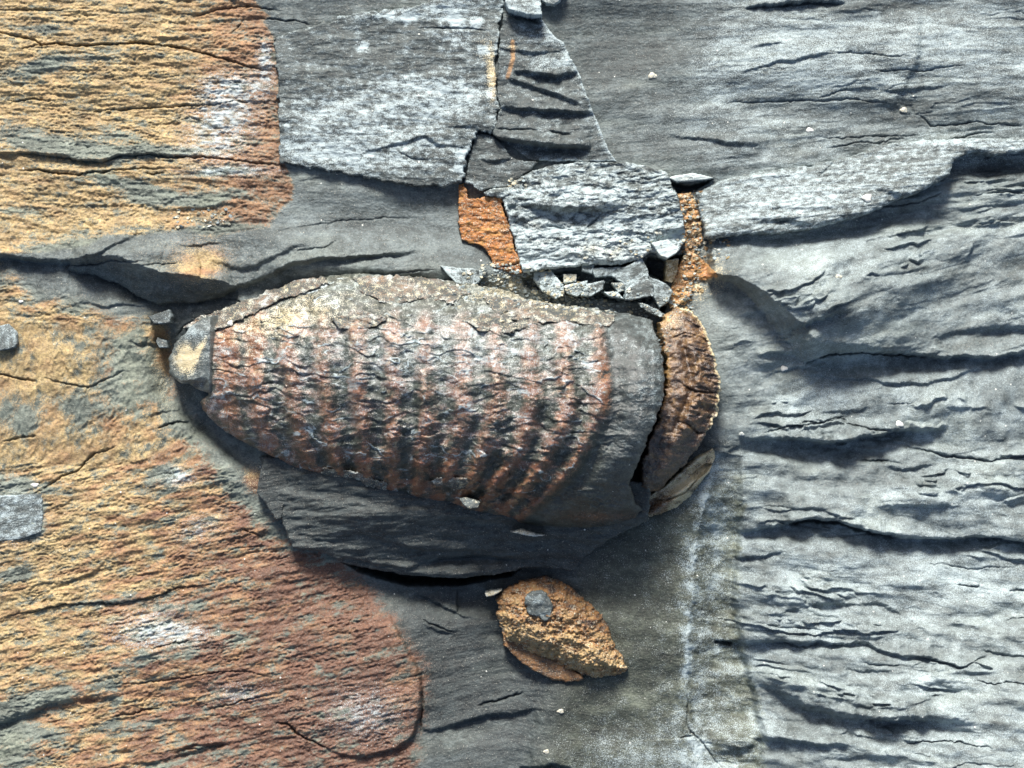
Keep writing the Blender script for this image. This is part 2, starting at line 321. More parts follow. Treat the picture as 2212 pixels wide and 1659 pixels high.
F = [
 # stained face, upper left
 ('C', [(-60, 45), (0, 68), (45, 80), (90, 95), (200, 98), (280, 94), (340, 95), (400, 105), (460, 118), (510, 135), (560, 150), (592, 158)], 16, 2.6),
 ('C', [(40, 107), (80, 98), (105, 95)], 9, 2), ('C', [(497, 72), (512, 56), (527, 40)], 7, 1.8), ('C', [(563, 41), (600, 41), (640, 46), (668, 52)], 9, 2.0),
 ('C', [(0, 22), (90, 21), (180, 20)], 6, 2), ('C', [(180, 239), (280, 236), (340, 232), (400, 228), (480, 222), (550, 215)], 9, 2),
 ('L', [(-200, 325), (0, 331), (50, 332), (120, 336), (190, 348), (215, 349), (260, 338), (320, 334), (380, 337), (440, 340)], 12, 12, 40, 14, 1.3),
 ('C', [(0, 331), (50, 332), (120, 336), (190, 348), (215, 349), (260, 338), (320, 334), (380, 337), (440, 340), (520, 347), (600, 358), (640, 366)], 14, 2.6),
 ('L', [(290, 435), (350, 455), (430, 452), (500, 440), (560, 448)], 6, 5, 30, 12),
 ('L', [(-200, 575), (0, 556), (35, 557), (70, 563), (130, 566), (200, 560), (230, 545), (258, 528), (305, 503)], 26, 22, 45, 28, 1.6),
 ('G', (320, 545), 22, 90, 20, 0), ('G', (860, 585), 26, 260, 26, -2), ('G', (330, 600), -8, 120, 22, -14),
 ('W', [(150, 586), (200, 594), (250, 612), (300, 640), (340, 655), (400, 653), (450, 648), (510, 628)], 75, 62, 45),
 ('L', [(395, 628), (440, 635), (484, 634), (516, 620), (545, 612), (600, 590), (633, 572), (700, 562), (800, 555), (900, 545)], 26, 16, 30, 22, 1.4),
 ('L', [(450, 560), (520, 582), (560, 575), (600, 552), (640, 535), (690, 530)], 12, 8, 26, 14, 2),
 ('C', [(400, 688), (450, 681), (500, 671), (520, 657), (567, 652), (633, 636), (683, 616), (737, 603), (800, 592), (860, 590), (940, 585)], 12, 2.4),
 ('C', [(372, 728), (400, 703), (427, 686)], 10, 2.2), ('C', [(480, 640), (530, 655), (560, 652)], 8, 2),
 ('L', [(640, 395), (680, 385), (760, 372)], 4, 3, 20, 9),
 ('C', [(600, 500), (680, 487), (760, 475), (900, 470)], 4, 2), ('C', [(640, 545), (700, 537), (730, 520)], 7, 2.4),
 # lower left
 ('C', [(-50, 800), (0, 808), (80, 826)], 12, 2.2), ('C', [(95, 815), (140, 830), (190, 838), (270, 800)], 8, 2.2),
 ('C', [(60, 1075), (95, 1052), (167, 1013), (207, 980), (250, 965)], 11, 2.6),
 ('L', [(0, 1350), (20, 1330), (83, 1319), (140, 1306), (217, 1303), (240, 1304), (300, 1298), (353, 1283), (383, 1271), (467, 1263)], 8, 6, 22, 10),
 ('C', [(0, 1346), (20, 1330), (83, 1319), (140, 1306), (217, 1303), (240, 1304), (300, 1298), (353, 1283), (383, 1271), (467, 1263)], 9, 2.2),
 ('L', [(-200, 1620), (0, 1562), (50, 1545), (100, 1524), (167, 1513), (233, 1504), (267, 1508)], 18, 24, 34, 26, 3),
 ('L', [(230, 1668), (300, 1650), (333, 1648), (367, 1640), (417, 1626), (467, 1608), (500, 1600)], 9, 9, 26, 14, 2),
 ('C', [(587, 1560), (617, 1563), (640, 1583), (683, 1609), (712, 1624)], 13, 2.4), ('C', [(233, 1479), (333, 1473), (400, 1463), (467, 1453), (533, 1449), (593, 1466)], 7, 2.0),
 ('L', [(235, 1622), (265, 1620), (290, 1624)], 6, 8, 12, 8),
 ('L', [(690, 1622), (740, 1630), (790, 1634), (860, 1616), (890, 1592), (904, 1555), (910, 1490), (900, 1440), (880, 1400), (835, 1325)], 9, 16, 60, 60, 1.4),
 ('C', [(520, 1143), (545, 1152), (570, 1158)], 8, 2), ('C', [(470, 1195), (510, 1187), (570, 1178)], 6, 2),
 # bottom centre slate
 ('L', [(912, 1572), (930, 1582), (960, 1575), (1000, 1565), (1060, 1548), (1120, 1546), (1170, 1535)], 10, 18, 40, 26, 2),
 ('L', [(912, 1350), (950, 1365), (985, 1375)], 6, 6, 20, 12), ('C', [(1030, 1528), (1080, 1515), (1130, 1500)], 12, 2.8),
 ('L', [(895, 1283), (930, 1300), (960, 1320), (985, 1328), (988, 1300), (986, 1265)], 10, 10, 20, 14, 1.3),
 ('C', [(905, 1338), (940, 1355), (985, 1372)], 8, 2.2), ('C', [(912, 1490), (910, 1560), (908, 1590)], 12, 2.6),
 ('L', [(1040, 1372), (1075, 1378), (1110, 1400), (1130, 1440), (1165, 1478)], -14, 10, 14, 22, 2.5),
 ('L', [(1120, 1659), (1150, 1660), (1190, 1652), (1250, 1668)], 8, 20, 20, 20),
 # olive face right of the nodule, its left arris and the pale ridge
 ('L', [(1145, 1900), (1150, 1659), (1150, 1600), (1165, 1530), (1190, 1480), (1215, 1460)], -24, 0, 60, 20, 5, 0.4),
 ('L', [(1640, 1900), (1498, 1640), (1486, 1560), (1482, 1480), (1486, 1350), (1500, 1200), (1525, 1050), (1558, 945)], 14, -6, 90, 40, 12, 0.5),
 ('L', [(1630, 1760), (1648, 1590), (1630, 1500), (1600, 1400), (1585, 1300), (1592, 1200), (1600, 1100), (1592, 960)], -34, 0, 120, 20, 3, 0.6),
 ('C', [(1480, 1480), (1486, 1520), (1484, 1570), (1500, 1588), (1530, 1625), (1565, 1665)], 9, 2.2), ('C', [(1470, 1598), (1488, 1590), (1500, 1588)], 8, 2),
 # smooth mould beside the brown band
 ('G', (1560, 800), 34, 130, 230, 0), ('G', (1440, 1130), 20, 120, 60, 30),
 # right-hand beds
 ('L', [(1698, 709), (1742, 697), (1775, 685), (1815, 673)], 18, 18, 26, 22, 1.6),
 ('L', [(1735, 787), (1765, 774), (1792, 764), (1858, 761), (1915, 765), (1975, 768), (2015, 773), (2080, 770), (2145, 774), (2212, 760), (2500, 730)], 30, 24, 34, 30, 1.4, 0.45),
 ('C', [(1735, 787), (1765, 774), (1792, 764), (1858, 761), (1915, 765), (1975, 768), (2030, 774)], 34, 3.4),
 ('L', [(2000, 735), (2080, 715), (2150, 709), (2220, 708), (2400, 700)], 14, 16, 22, 26, 3),
 ('L', [(1705, 808), (1752, 810), (1808, 819), (1872, 820), (1908, 828), (1990, 829), (2025, 823), (2108, 801), (2150, 785)], 10, 8, 30, 14, 1.4),
 ('L', [(1590, 945), (1650, 948), (1708, 949), (1775, 956), (1825, 953), (1875, 942), (1942, 932), (1975, 929), (2045, 928)], 44, 34, 34, 34, 1.6, 0.9),
 ('L', [(1714, 940), (1735, 925), (1765, 920), (1800, 920)], 6, 8, 14, 10), 
 ('C', [(1952, 966), (2008, 973), (2048, 986), (2125, 995), (2212, 986), (2300, 975)], 13, 3), ('L', [(1912, 1011), (1958, 1013), (2022, 1005)], 9, 7, 22, 10),
 ('L', [(1590, 1151), (1662, 1138), (1708, 1128), (1758, 1121), (1808, 1126), (1858, 1143), (1892, 1153), (1942, 1161), (2042, 1166), (2108, 1161), (2158, 1161), (2212, 1171), (2500, 1190)], 38, 26, 55, 26, 1.8, 0.5),
 ('C', [(1700, 1131), (1758, 1124), (1808, 1128), (1858, 1145), (1892, 1155), (1942, 1163)], 34, 4.5), ('C', [(2100, 1163), (2158, 1163), (2212, 1173), (2300, 1180)], 18, 4),
 ('L', [(1585, 1207), (1635, 1203), (1688, 1192)], 10, 8, 22, 12),
 ('L', [(1650, 1326), (1725, 1313), (1758, 1304), (1808, 1303), (1902, 1306), (1960, 1335), (2010, 1370)], 8, 7, 22, 16, 1.5),
 ('L', [(1540, 1386), (1585, 1387), (1675, 1384), (1775, 1387), (1868, 1390), (1908, 1406), (1952, 1419), (1985, 1418), (2035, 1428), (2075, 1441), (2098, 1434), (2132, 1416)], 22, 10, 40, 14, 1.5),
 ('P', [(1543, 1386), (1585, 1387), (1582, 1396), (1546, 1394)], 18, 3),
 ('C', [(1985, 1420), (2035, 1430), (2075, 1442), (2128, 1418)], 12, 2.6), ('C', [(2120, 1405), (2170, 1418), (2230, 1418)], 10, 4),
 ('L', [(1640, 1470), (1690, 1500), (1735, 1525), (1808, 1543), (1875, 1552), (1975, 1552), (2042, 1556), (2110, 1560)], 75, 40, 50, 45, 5, 0.8),
 ('L', [(1830, 1520), (1880, 1515), (1930, 1526), (1975, 1534)], 10, 14, 20, 16, 4),
 ('L', [(1630, 1592), (1708, 1599), (1775, 1608), (1850, 1609)], 22, 24, 34, 26, 3),
 ('L', [(1700, 1650), (1800, 1640), (1900, 1634), (1960, 1640)], 10, 12, 26, 20, 4),
 ('L', [(1350, 1700), (1500, 1760), (1700, 1745), (1900, 1760), (2300, 1745)], 14, 18, 26, 20, 4),
 ('G', (1985, 1470), 16, 75, 20, 0), ('G', (1800, 1430), 12, 150, 40, 0), ('G', (1720, 1270), 12, 150, 45, 0), ('G', (1900, 860), 12, 250, 40, 0), ('G', (1750, 1060), 14, 120, 60, 0), ('G', (2080, 1080), 14, 120, 50, 0), ('G', (1790, 640), 30, 160, 70, -10), ('P', [(735, 1212), (880, 1238), (1000, 1245), (1130, 1226), (1110, 1248), (1000, 1270), (880, 1270), (780, 1240)], 110, 14),
 ('L', [(1850, 625), (1950, 640), (2060, 600), (2130, 590), (2200, 615)], 12, 10, 40, 24, 6), ('L', [(1812, 672), (1900, 630), (2000, 600), (2120, 575), (2300, 535)], -10, 4, 60, 30, 3),
 # upper right
 ('L', [(1612, 17), (1665, 12), (1730, 6), (1790, 3), (1825, 9)], 14, 16, 24, 14, 1.6), ('C', [(1612, 17), (1665, 13), (1730, 7), (1790, 4), (1825, 10)], 16, 3),
 ('L', [(1925, 240), (1945, 200), (1978, 140), (1985, 60), (1988, 20)], 14, 0, 70, 30, 3),
 ('L', [(1400, 250), (1440, 232), (1475, 228), (1560, 225), (1620, 245), (1710, 290)], -10, 4, 60, 40, 3),
 ('L', [(1440, 292), (1480, 297), (1560, 308), (1658, 318)], 7, 7, 26, 12), ('C', [(1555, 222), (1700, 218), (1850, 215), (1920, 225)], 7, 2.2),
 ('C', [(1780, 112), (1870, 118), (1965, 127)], 6, 1.8), ('C', [(1975, 245), (1992, 255), (2012, 273), (2110, 262), (2212, 272)], 9, 2.2), ('C', [(1760, 296), (1900, 296), (1990, 293)], 5, 2),
 ('L', [(1925, 250), (1945, 228), (1968, 228), (1972, 245), (1950, 260)], -5, 8, 14, 10, 1.5),
 ('G', (1720, 120), 16, 300, 60, 0), ('G', (2100, 140), 12, 100, 90, 0), ('G', (1350, 90), -18, 130, 110, 0),
 ('L', [(2030, 384), (2075, 391), (2150, 392), (2230, 390), (2500, 380)], 6, 14, 20, 22, 2, 0.5), ('G', (2150, 365), -34, 120, 22, 0),
 ('L', [(1590, 160), (1300, 190), (1350, 255), (1420, 285)], -3, 2, 40, 30, 6),
 # crevice above the fossil
 ('P', [(1398, 552), (1440, 556), (1482, 545), (1470, 572), (1452, 590), (1440, 612), (1418, 600), (1400, 590)], 80, 8),
 ('P', [(1418, 665), (1430, 657), (1440, 668), (1432, 682), (1420, 680)], 60, 4),
 ('P', [(1120, 598), (1200, 586), (1290, 578), (1400, 560), (1420, 600), (1440, 640), (1400, 655), (1300, 650), (1200, 640), (1130, 622)], 34, 10),
 ('P', [(1445, 395), (1490, 400), (1545, 386), (1500, 412), (1462, 418)], 50, 4),
]
rc = np.random.RandomState(23)
for _ in range(70):
    if rc.rand() < 0.68: x0 = rc.uniform(1600, 2212); y0 = rc.uniform(90, 1640)
    else: x0 = rc.uniform(0, 520); y0 = rc.uniform(20, 1640)
    ln = rc.uniform(40, 210); pts_ = []; kk = np.interp(y0, [0, 350, 520, 760, 950, 1300, 1700], [0.02, 0.12, 0.2, 0.12, 0.0, -0.08, -0.1]) if x0 > 1100 else np.interp(y0, [0, 700, 1000, 1700], [0.02, 0, 0.2, 0.2])
    yy = y0
    for q in range(6):
        pts_.append((x0 + ln * q / 5, yy)); yy += -kk * ln / 5 + rc.uniform(-0.05, 0.05) * ln
    F.append(('C', pts_, rc.uniform(5, 15), rc.uniform(1.5, 2.6)) if rc.rand() < 0.55 else ('L', pts_, rc.uniform(4, 9), rc.uniform(3, 7), rc.uniform(12, 30), rc.uniform(5, 10), 1.1))
ARR = [(1560, 940), (1545, 985), (1526, 1050), (1512, 1120), (1500, 1200), (1492, 1280), (1484, 1350), (1486, 1420), (1480, 1480), (1488, 1560), (1500, 1640), (1530, 1760)]
H = relief(H, X, Y, Xw, Yw, F)
dA = seg_field(Xw + 5 * fbm(X / 20, Y / 20, 2, 151), Yw, ARR)[0]
H += 20 * np.exp(-dA / 48) * ss(930, 1010, Y)
wall = poly_sd(Xw, Yw, [(1528, 603), (1575, 611), (1608, 636), (1648, 682), (1675, 722), (1722, 770), (1748, 784), (1900, 792), (2700, 792), (2700, 380), (1528, 380)])
wq = interp(Y + 0 * X, [600, 640, 700, 770, 800], [10, 30, 48, 40, 30])
H += 96 * np.clip(wall / wq, 0, 1) * blob(X, Y, 1690, 670, 270, 140, 0, 3)
H += ss(1480, 1700, X) * ss(380, 520, Y) * (16 * fbm(X / 260, V / 75, 2, 141) + 10 * np.abs(fbm(X / 330, V / 60, 2, 143)))
H -= 45 * blob(X, Y, 980, 1275, 250, 55, 0, 3)
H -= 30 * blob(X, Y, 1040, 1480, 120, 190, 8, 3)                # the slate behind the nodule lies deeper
H -= 42 * blob(X, Y, 372, 775, 42, 105, 0, 3) + 34 * blob(X, Y, 480, 945, 110, 26, -42, 3)                   # hollow left of the tip
H += 26 * blob(X, Y, 860, 560, 330, 50, -3, 3)
H = H + ss(1150, 1300, X) * ss(1080, 1300, Y) * (1 - ss(1480, 1600, X)) * (-0.06 * (Y - 1250))
H *= 1 - 0.0 * X

# stain, whitening (bloom and painted sheen) and tone masks -------------------------------------------------
n1 = fbm(X / 70, V / 22, 4, 121); n2 = fbm(X / 20, V / 10, 3, 123); n3 = fbm(X / 200, V / 90, 3, 125)
greyT = (1.1 * blob(X, Y, 60, 300, 90, 26, -14) + 1.1 * blob(X, Y, 190, 325, 95, 20, -6) + 0.9 * blob(X, Y, 250, 290, 45, 18) + 1.2 * blob(X, Y, 330, 328, 100, 14)
         + 1.1 * blob(X, Y, 280, 400, 110, 16, -12) + 1.2 * blob(X, Y, 360, 430, 100, 15, -4) + 1.0 * blob(X, Y, 470, 425, 60, 12, 8) + 0.7 * blob(X, Y, 490, 372, 100, 9, 4)
         + 1.0 * blob(X, Y, 180, 530, 130, 22, 4) + 1.0 * blob(X, Y, 470, 495, 120, 18, 6) + 0.7 * blob(X, Y, 30, 455, 60, 12) + 0.8 * blob(X, Y, 70, 150, 70, 22, 10) + 0.6 * blob(X, Y, 90, 60, 60, 14)
         + 0.6 * blob(X, Y, 180, 125, 100, 16, 8))
greyL = (1.0 * blob(X, Y, 130, 620, 190, 42, -8) + 1.2 * blob(X, Y, 275, 790, 75, 75, 0) + 1.3 * blob(X, Y, 400, 900, 70, 42, -50) + 1.3 * blob(X, Y, 500, 1020, 90, 38, -50) + 1.1 * blob(X, Y, 580, 1120, 60, 30, -40) + 0.7 * blob(X, Y, 200, 880, 160, 40, 8)
         + 0.9 * blob(X, Y, 20, 900, 60, 40) + 1.3 * blob(X, Y, 30, 1050, 70, 28, 0) + 2.5 * blob(X, Y, 20, 1118, 72, 46, 0, 6) + 0.8 * blob(X, Y, 30, 1240, 60, 26, 15)
         + 1.1 * blob(X, Y, 60, 1520, 180, 30, 14) + 1.3 * blob(X, Y, 20, 1610, 90, 60, 20) + 0.9 * blob(X, Y, 300, 1560, 120, 14, 10) + 1.0 * blob(X, Y, 250, 1300, 60, 10, 4) + 0.8 * blob(X, Y, 400, 1300, 70, 25, 15)
         + 0.6 * blob(X, Y, 330, 1420, 90, 14, 10) + 0.7 * blob(X, Y, 480, 1390, 60, 12, 12) + 0.8 * blob(X, Y, 350, 1030, 40, 40) + 0.7 * blob(X, Y, 370, 1650, 130, 12, 12))
iron = inT * (0.88 - 0.5 * (bill - 0.35) + 0.6 * n1 + 0.5 * n2 - greyT * (1 + 0.6 * n2)) + inL * (0.94 - 0.5 * (bill - 0.35) + 0.85 * n1 + 0.55 * n2 + 0.5 * fbm(X / 55, V / 30, 3, 131) - 0.95 * greyL * (1 + 0.6 * n2))
iron += 0.9 * blob(X, Y, 440, 575, 45, 28, 20) + 0.4 * blob(X, Y, 420, 560, 80, 50)
spot_iron = 1.3 * blob(X, Y, 1150, 405, 1, 1)
iron = iron * (1 - 0.0 * spot_iron)
iron += 0.9 * blob(X, Y, 1310, 1450, 1, 1)
hue = inT * (0.08 + 0.66 * ss(330, 610, X + 50 * n1) + 0.2 * n1) + (1 - inT) * (0.12 + 0.75 * ss(0.15, 0.85, (X - 60) / 900 + (Y - 1000) / 2200 + 0.25 * n1) + 0.42 * n1 + 0.2 * n3)
hue = np.where((Y < 1000), hue, hue + 0.15 * ss(300, 700, X))
frost_sheen = np.zeros(X.shape, np.float32)
frost_sheen += inT * (0.85 * blob(X, Y, 490, 190, 60, 36) + 0.8 * blob(X, Y, 480, 255, 75, 48) + 0.7 * blob(X, Y, 575, 120, 22, 40) + 0.4 * blob(X, Y, 570, 180, 30, 40) + 0.5 * blob(X, Y, 460, 320, 80, 40) + 0.5 * blob(X, Y, 500, 370, 120, 15)) * (0.75 + 0.9 * n2)
frost_sheen += inL * (0.75 * blob(X, Y, 390, 1030, 35, 22) + 0.6 * blob(X, Y, 320, 1360, 90, 50) + 0.5 * blob(X, Y, 400, 1370, 70, 20) + 0.45 * blob(X, Y, 430, 1140, 60, 30, 20) + 0.5 * blob(X, Y, 520, 1500, 60, 25) + 0.5 * blob(X, Y, 790, 1540, 90, 60) + 0.5 * blob(X, Y, 30, 1120, 60, 60)) * (0.8 + 0.8 * n2)
n4 = fbm(X / 30, Y / 30, 4, 127)
fr_r = ss(1420, 1560, X) * (0.30 + 0.30 * n3 + 0.30 * n1 + 0.22 * n2)  # paleness of the right-hand beds, sky sheen painted in with the bloom
fr_r += 0.38 * blob(X, Y, 1750, 120, 330, 90, 0, 4) + 0.36 * blob(X, Y, 2130, 120, 120, 120) + 0.25 * blob(X, Y, 1450, 260, 160, 60) + 0.15 * blob(X, Y, 1800, 560, 180, 60, 10) + 0.35 * blob(X, Y, 1750, 870, 180, 35) + 0.42 * blob(X, Y, 2000, 1250, 300, 70) + 0.32 * blob(X, Y, 1780, 1350, 150, 25) + 0.45 * blob(X, Y, 1985, 1475, 100, 22) + 0.3 * blob(X, Y, 2100, 1580, 220, 70) + 0.3 * blob(X, Y, 1660, 1570, 60, 25) + 0.25 * blob(X, Y, 2100, 1080, 200, 50)  # the flat ellipse on the lower right lobe is a painted highlight
fr_r -= 0.35 * blob(X, Y, 1340, 70, 200, 110) + 0.35 * blob(X, Y, 2060, 200, 90, 60) + 0.4 * blob(X, Y, 1850, 430, 450, 22, 8) + 0.3 * blob(X, Y, 1950, 725, 160, 30) + 0.35 * blob(X, Y, 1800, 1010, 120, 50) + 0.5 * blob(X, Y, 1580, 760, 110, 170, 0, 4) + 0.3 * blob(X, Y, 2050, 470, 150, 40, 12)
frost_sheen += np.clip(fr_r, 0, 0.95) * (1 - inI) * 0.66
n4 = fbm(X / 30, Y / 30, 4, 127)
olive = ss(1180, 1290, X + 0.25 * (Y - 1400)) * (1 - ss(-12, 14, X + 22 * n4 + 8 * fbm(X / 9, Y / 9, 2, 133) - interp(Y, [940, 1200, 1300, 1400, 1520, 1659], [1592, 1594, 1582, 1602, 1636, 1652]))) * ss(1060, 1180, Y + 0.3 * (X - 1300))
frost_sheen += (0.22 * np.exp(-dA / 7) * ss(-0.1, 0.4, n4) + 0.32 * np.exp(-dA / 30)) * ss(950, 1010, Y) * (0.75 + 0.9 * n4)
frost_sheen += olive * (0.05 + 0.25 * n4 + 0.32 * blob(X, Y, 1400, 1660, 170, 90) + 0.0 * X)
tone = 0.44 + 0.14 * inI + 0.16 * n3 + 0.12 * n1 + 0.08 * n2 + 0.10 * fbm(X / 60, Y / 50, 3, 129)
tone += 0.16 * rmask - 0.30 * blob(X, Y, 1020, 1400, 210, 270, 0, 3) - 0.08 * olive - 0.12 * blob(X, Y, 1270, 1190, 110, 70) - 0.05 * olive - 0.12 * blob(X, Y, 330, 620, 160, 50) + 0.06 * blob(X, Y, 800, 450, 250, 80) + 0.16 * smooth_zone  # dips below the fossil and in the left fold hollow paint in shade
tone -= 0.16 * blob(X, Y, 2130, 365, 150, 26) + 0.08 * blob(X, Y, 1340, 70, 180, 110)  # first dip paints the shade of the recess under the tongue
cream = 0.55 * blob(X, Y, 1500, 590, 60, 60) * (1 + n2) + 0.04 * olive + 0.15 * olive * n4 + 0.5 * blob(X, Y, 1090, 615, 60, 18) + 0.35 * inL * blob(X, Y, 345, 800, 22, 110, 8) + 0.35 * blob(X, Y, 550, 1030, 26, 40, -40)
cream += 0.28 * ss(1480, 1700, X) * ss(0.2, 0.6, n3) * 0
iron += 1.0 * blob(X, Y, 550, 1040, 30, 26, -50) + 0.8 * blob(X, Y, 350, 760, 16, 60, 8) + 0.9 * blob(X, Y, 600, 1110, 14, 40, -60)
warm = 1.1 * olive + 0.7 * inI + 0.25 * ss(0, 0.6, n3)
rock = grid_mesh('rock_face', X, Y, H, None, (iron, hue, frost_sheen, tone, cream, warm), M_rock)
rock['kind'] = 'structure'

AX, AY = X[0].copy(), Y[:, 0].copy()
def baseH(x, y):
    j = np.clip(np.searchsorted(AX, x) - 1, 0, len(AX) - 2); i = np.clip(np.searchsorted(AY, y) - 1, 0, len(AY) - 2)
    fx = np.clip((x - AX[j]) / (AX[j + 1] - AX[j]), 0, 1); fy = np.clip((y - AY[i]) / (AY[i + 1] - AY[i]), 0, 1)
    return (H[i, j] * (1 - fx) + H[i, j + 1] * fx) * (1 - fy) + (H[i + 1, j] * (1 - fx) + H[i + 1, j + 1] * fx) * fy

# ------------------------------------------------------------------ pieces lying on or in the face
SEED = [200]
def patch(name, poly, top, masks, mat, parent=None, sp=1.5, rag=1.0, rnd=5.0, feats=(), skirt=30, grit=1.0, rel=False):
    """an embedded body: outline poly, top(X, Y, sd) gives the height of its face"""
    SEED[0] += 7; sdn = SEED[0]
    P = np.array(poly, float); m = 8
    xs = np.arange(P[:, 0].min() - m, P[:, 0].max() + m, sp).astype(np.float32); ys = np.arange(P[:, 1].min() - m, P[:, 1].max() + m, sp).astype(np.float32)
    x, y = np.meshgrid(xs, ys)
    xw = x + rag * (3.2 * fbm(x / 22, y / 22, 3, sdn) + 0.9 * pn(x / 5, y / 5, sdn + 1)); yw = y + rag * (2.6 * fbm(x / 22, y / 20, 3, sdn + 2) + 0.9 * pn(x / 5, y / 5, sdn + 3))
    sd = poly_sd(xw, yw, poly)
    v = flow(x, y)
    h = top(x, y, sd).astype(np.float32) + grit * (2.2 * fbm(x / 90, v / 15, 3, sdn + 4) + 0.9 * fbm(x / 9, v / 4.5, 3, sdn + 5))
    b = baseH(x, y)
    if rel: h = h + b
    gx, gy = warp(x, y, 0.6)
    h = relief(h, x, y, gx, gy, feats)
    q = np.clip(sd / rnd, 0, 1); h = h - rnd * (1 - np.sqrt(np.clip(1 - (1 - q) ** 2, 0, 1)))
    h = np.where(sd > 0, h, np.minimum(b, h) - skirt)
    nn = (fbm(x / 50, v / 22, 4, sdn + 6), fbm(x / 15, v / 9, 3, sdn + 7))
    return grid_mesh(name, x, y, h, sd > -1.6 * sp, masks(x, y, sd, *nn), mat, parent)

def grey(tone=0.4, frost_sheen=0.1, edge=0.3, cream=0.0, iron=0.0, hue=0.4):
    def f(x, y, sd, a, b):
        e = edge * np.exp(-np.maximum(sd, 0) / 4)
        return (iron + (0.35 * a if iron > 0 else 0), hue + 0.25 * b, frost_sheen + 0.4 * a * (frost_sheen > 0.02) + 0.4 * b * (frost_sheen > 0.02) + e, tone + 0.12 * a + 0.1 * b, cream + 0.5 * b * (cream > 0))
    return f

# slab above the fossil on the left
up_poly = [(606, 352), (604, 250), (598, 140), (592, 80), (690, 52), (760, 30), (850, 20), (940, 3), (975, -30), (1050, -60), (1090, -60), (1086, 0), (1080, 60), (1075, 110), (1070, 180), (1073, 210), (1079, 237), (1066, 290),
           (1032, 284), (1012, 330), (1002, 394), (960, 403), (910, 404), (850, 397), (780, 383), (700, 369)]
def up_mask(x, y, sd, a, b):
    fr = 0.04 + 0.25 * a + 0.5 * b + 0.45 * ss(200, 225, y - 0.03 * (x - 800)) * blob(x, y, 800, 270, 200, 90, 0, 4) + 0.45 * blob(x, y, 720, 340, 160, 26, -8)
    fr += 0.5 * blob(x, y, 900, 25, 140, 20, 6) + 0.5 * blob(x, y, 985, 60, 40, 60) + 0.55 * blob(x, y, 960, 200, 110, 22) + 0.3 * blob(x, y, 1000, 235, 60, 26)
    for (px, py, r) in ((785, 100, 13), (880, 42, 11), (898, 40, 6), (982, 44, 13), (840, 38, 8), (1030, 50, 14), (1045, 110, 16), (1000, 335, 14), (992, 365, 12)): fr += 1.1 * blob(x, y, px, py, r, r * 0.8)
    fr += 0.5 * np.exp(-np.maximum(sd, 0) / 5) * (x > 950)
    fr += 0.35 * blob(x, y, 860, 180, 160, 24, 4)
    cr = 0.7 * blob(x, y, 1062, 170, 12, 60) + 0.4 * blob(x, y, 1050, 110, 22, 26)
    ir = 1.1 * blob(x, y, 1066, 178, 7, 40)
    return (ir, 0.15 + 0 * x, fr, 0.36 + 0.16 * a + 0.1 * b - 0.08 * blob(x, y, 960, 350, 90, 50), cr)
upper = patch('shale_slab', up_poly, lambda x, y, sd: 4 + 22 * ss(0, 400, y) + 8 * ss(600, 1000, x) + 7 * fbm(x / 90, y / 60, 3, 361), up_mask, M_slab, rnd=5, rag=2.3,
    feats=[('L', [(700, 245), (770, 212), (800, 205), (880, 207), (1000, 214), (1080, 210)], -7, 3, 60, 20, 2), ('L', [(785, 332), (830, 322), (870, 310), (920, 297), (945, 315), (965, 318), (1012, 321)], 7, 7, 30, 12, 1.2),
           ('C', [(900, 62), (960, 62), (1020, 65), (1065, 70)], 6, 2), ('L', [(960, 278), (1000, 276), (1035, 280)], 5, 5, 15, 8), ('L', [(920, 392), (960, 355), (1000, 388)], -5, 4, 14, 10), ('C', [(860, 330), (890, 345), (930, 350)], 5, 2.2)])
tag(upper, 'broad grey shale slab speckled white, above the dark undercut and left of the rust-lined crack', 'rock slab', 'grey shale slabs')

wedge_poly = [(1088, 28), (1165, 40), (1182, 62), (1216, 96), (1250, 160), (1270, 215), (1290, 262), (1310, 318), (1332, 350), (1290, 352), (1250, 351), (1190, 349), (1140, 345), (1100, 315), (1064, 294), (1080, 237), (1074, 210), (1076, 120), (1082, 60)]
def wedge_mask(x, y, sd, a, b):
    fr = 0.10 + 0.3 * a + 0.3 * b + 0.45 * blob(x, y, 1190, 140, 60, 16) + 0.75 * np.exp(-np.maximum(sd, 0) / 5) * (x > 1165) + 0.35 * blob(x, y, 1180, 85, 50, 20)
    ir = 1.3 * np.exp(-(np.abs(x - interp(y, [90, 130, 172], [1107, 1108, 1096])) / 4.5) ** 2) * ss(85, 95, y) * (1 - ss(168, 178, y))
    return (ir, 0.45 + 0 * x, fr * (1 - np.clip(ir, 0, 1)), 0.32 + 0.12 * a + 0.1 * b, 0.5 * blob(x, y, 1105, 105, 16, 6))
wedge = patch('shale_slab', wedge_poly, lambda x, y, sd: 26 + 4 * fbm(x / 50, y / 40, 3, 363), wedge_mask, M_slab, rnd=4, skirt=45,
    feats=[('L', [(1108, 158), (1130, 158), (1165, 163), (1200, 170), (1248, 160)], 20, 20, 30, 26, 1.5), ('L', [(1092, 172), (1140, 188), (1200, 207), (1265, 237)], 14, 12, 22, 20, 1.5),
           ('L', [(1078, 235), (1130, 240), (1190, 243), (1290, 247)], 20, 16, 32, 24, 1.4), ('L', [(1060, 303), (1100, 306), (1140, 312), (1200, 319), (1275, 322)], 30, 34, 34, 30, 1.5, 0.5),
           ('L', [(1072, 106), (1110, 113), (1150, 117), (1190, 118), (1222, 108)], 8, 8, 22, 14, 1.4), ('C', [(1070, 281), (1120, 282), (1160, 285)], 8, 2.4), ('C', [(1185, 285), (1215, 294), (1235, 292)], 9, 3), ('P', [(1085, 22), (1160, 36), (1165, 56), (1120, 48), (1085, 36)], 18, 8)])
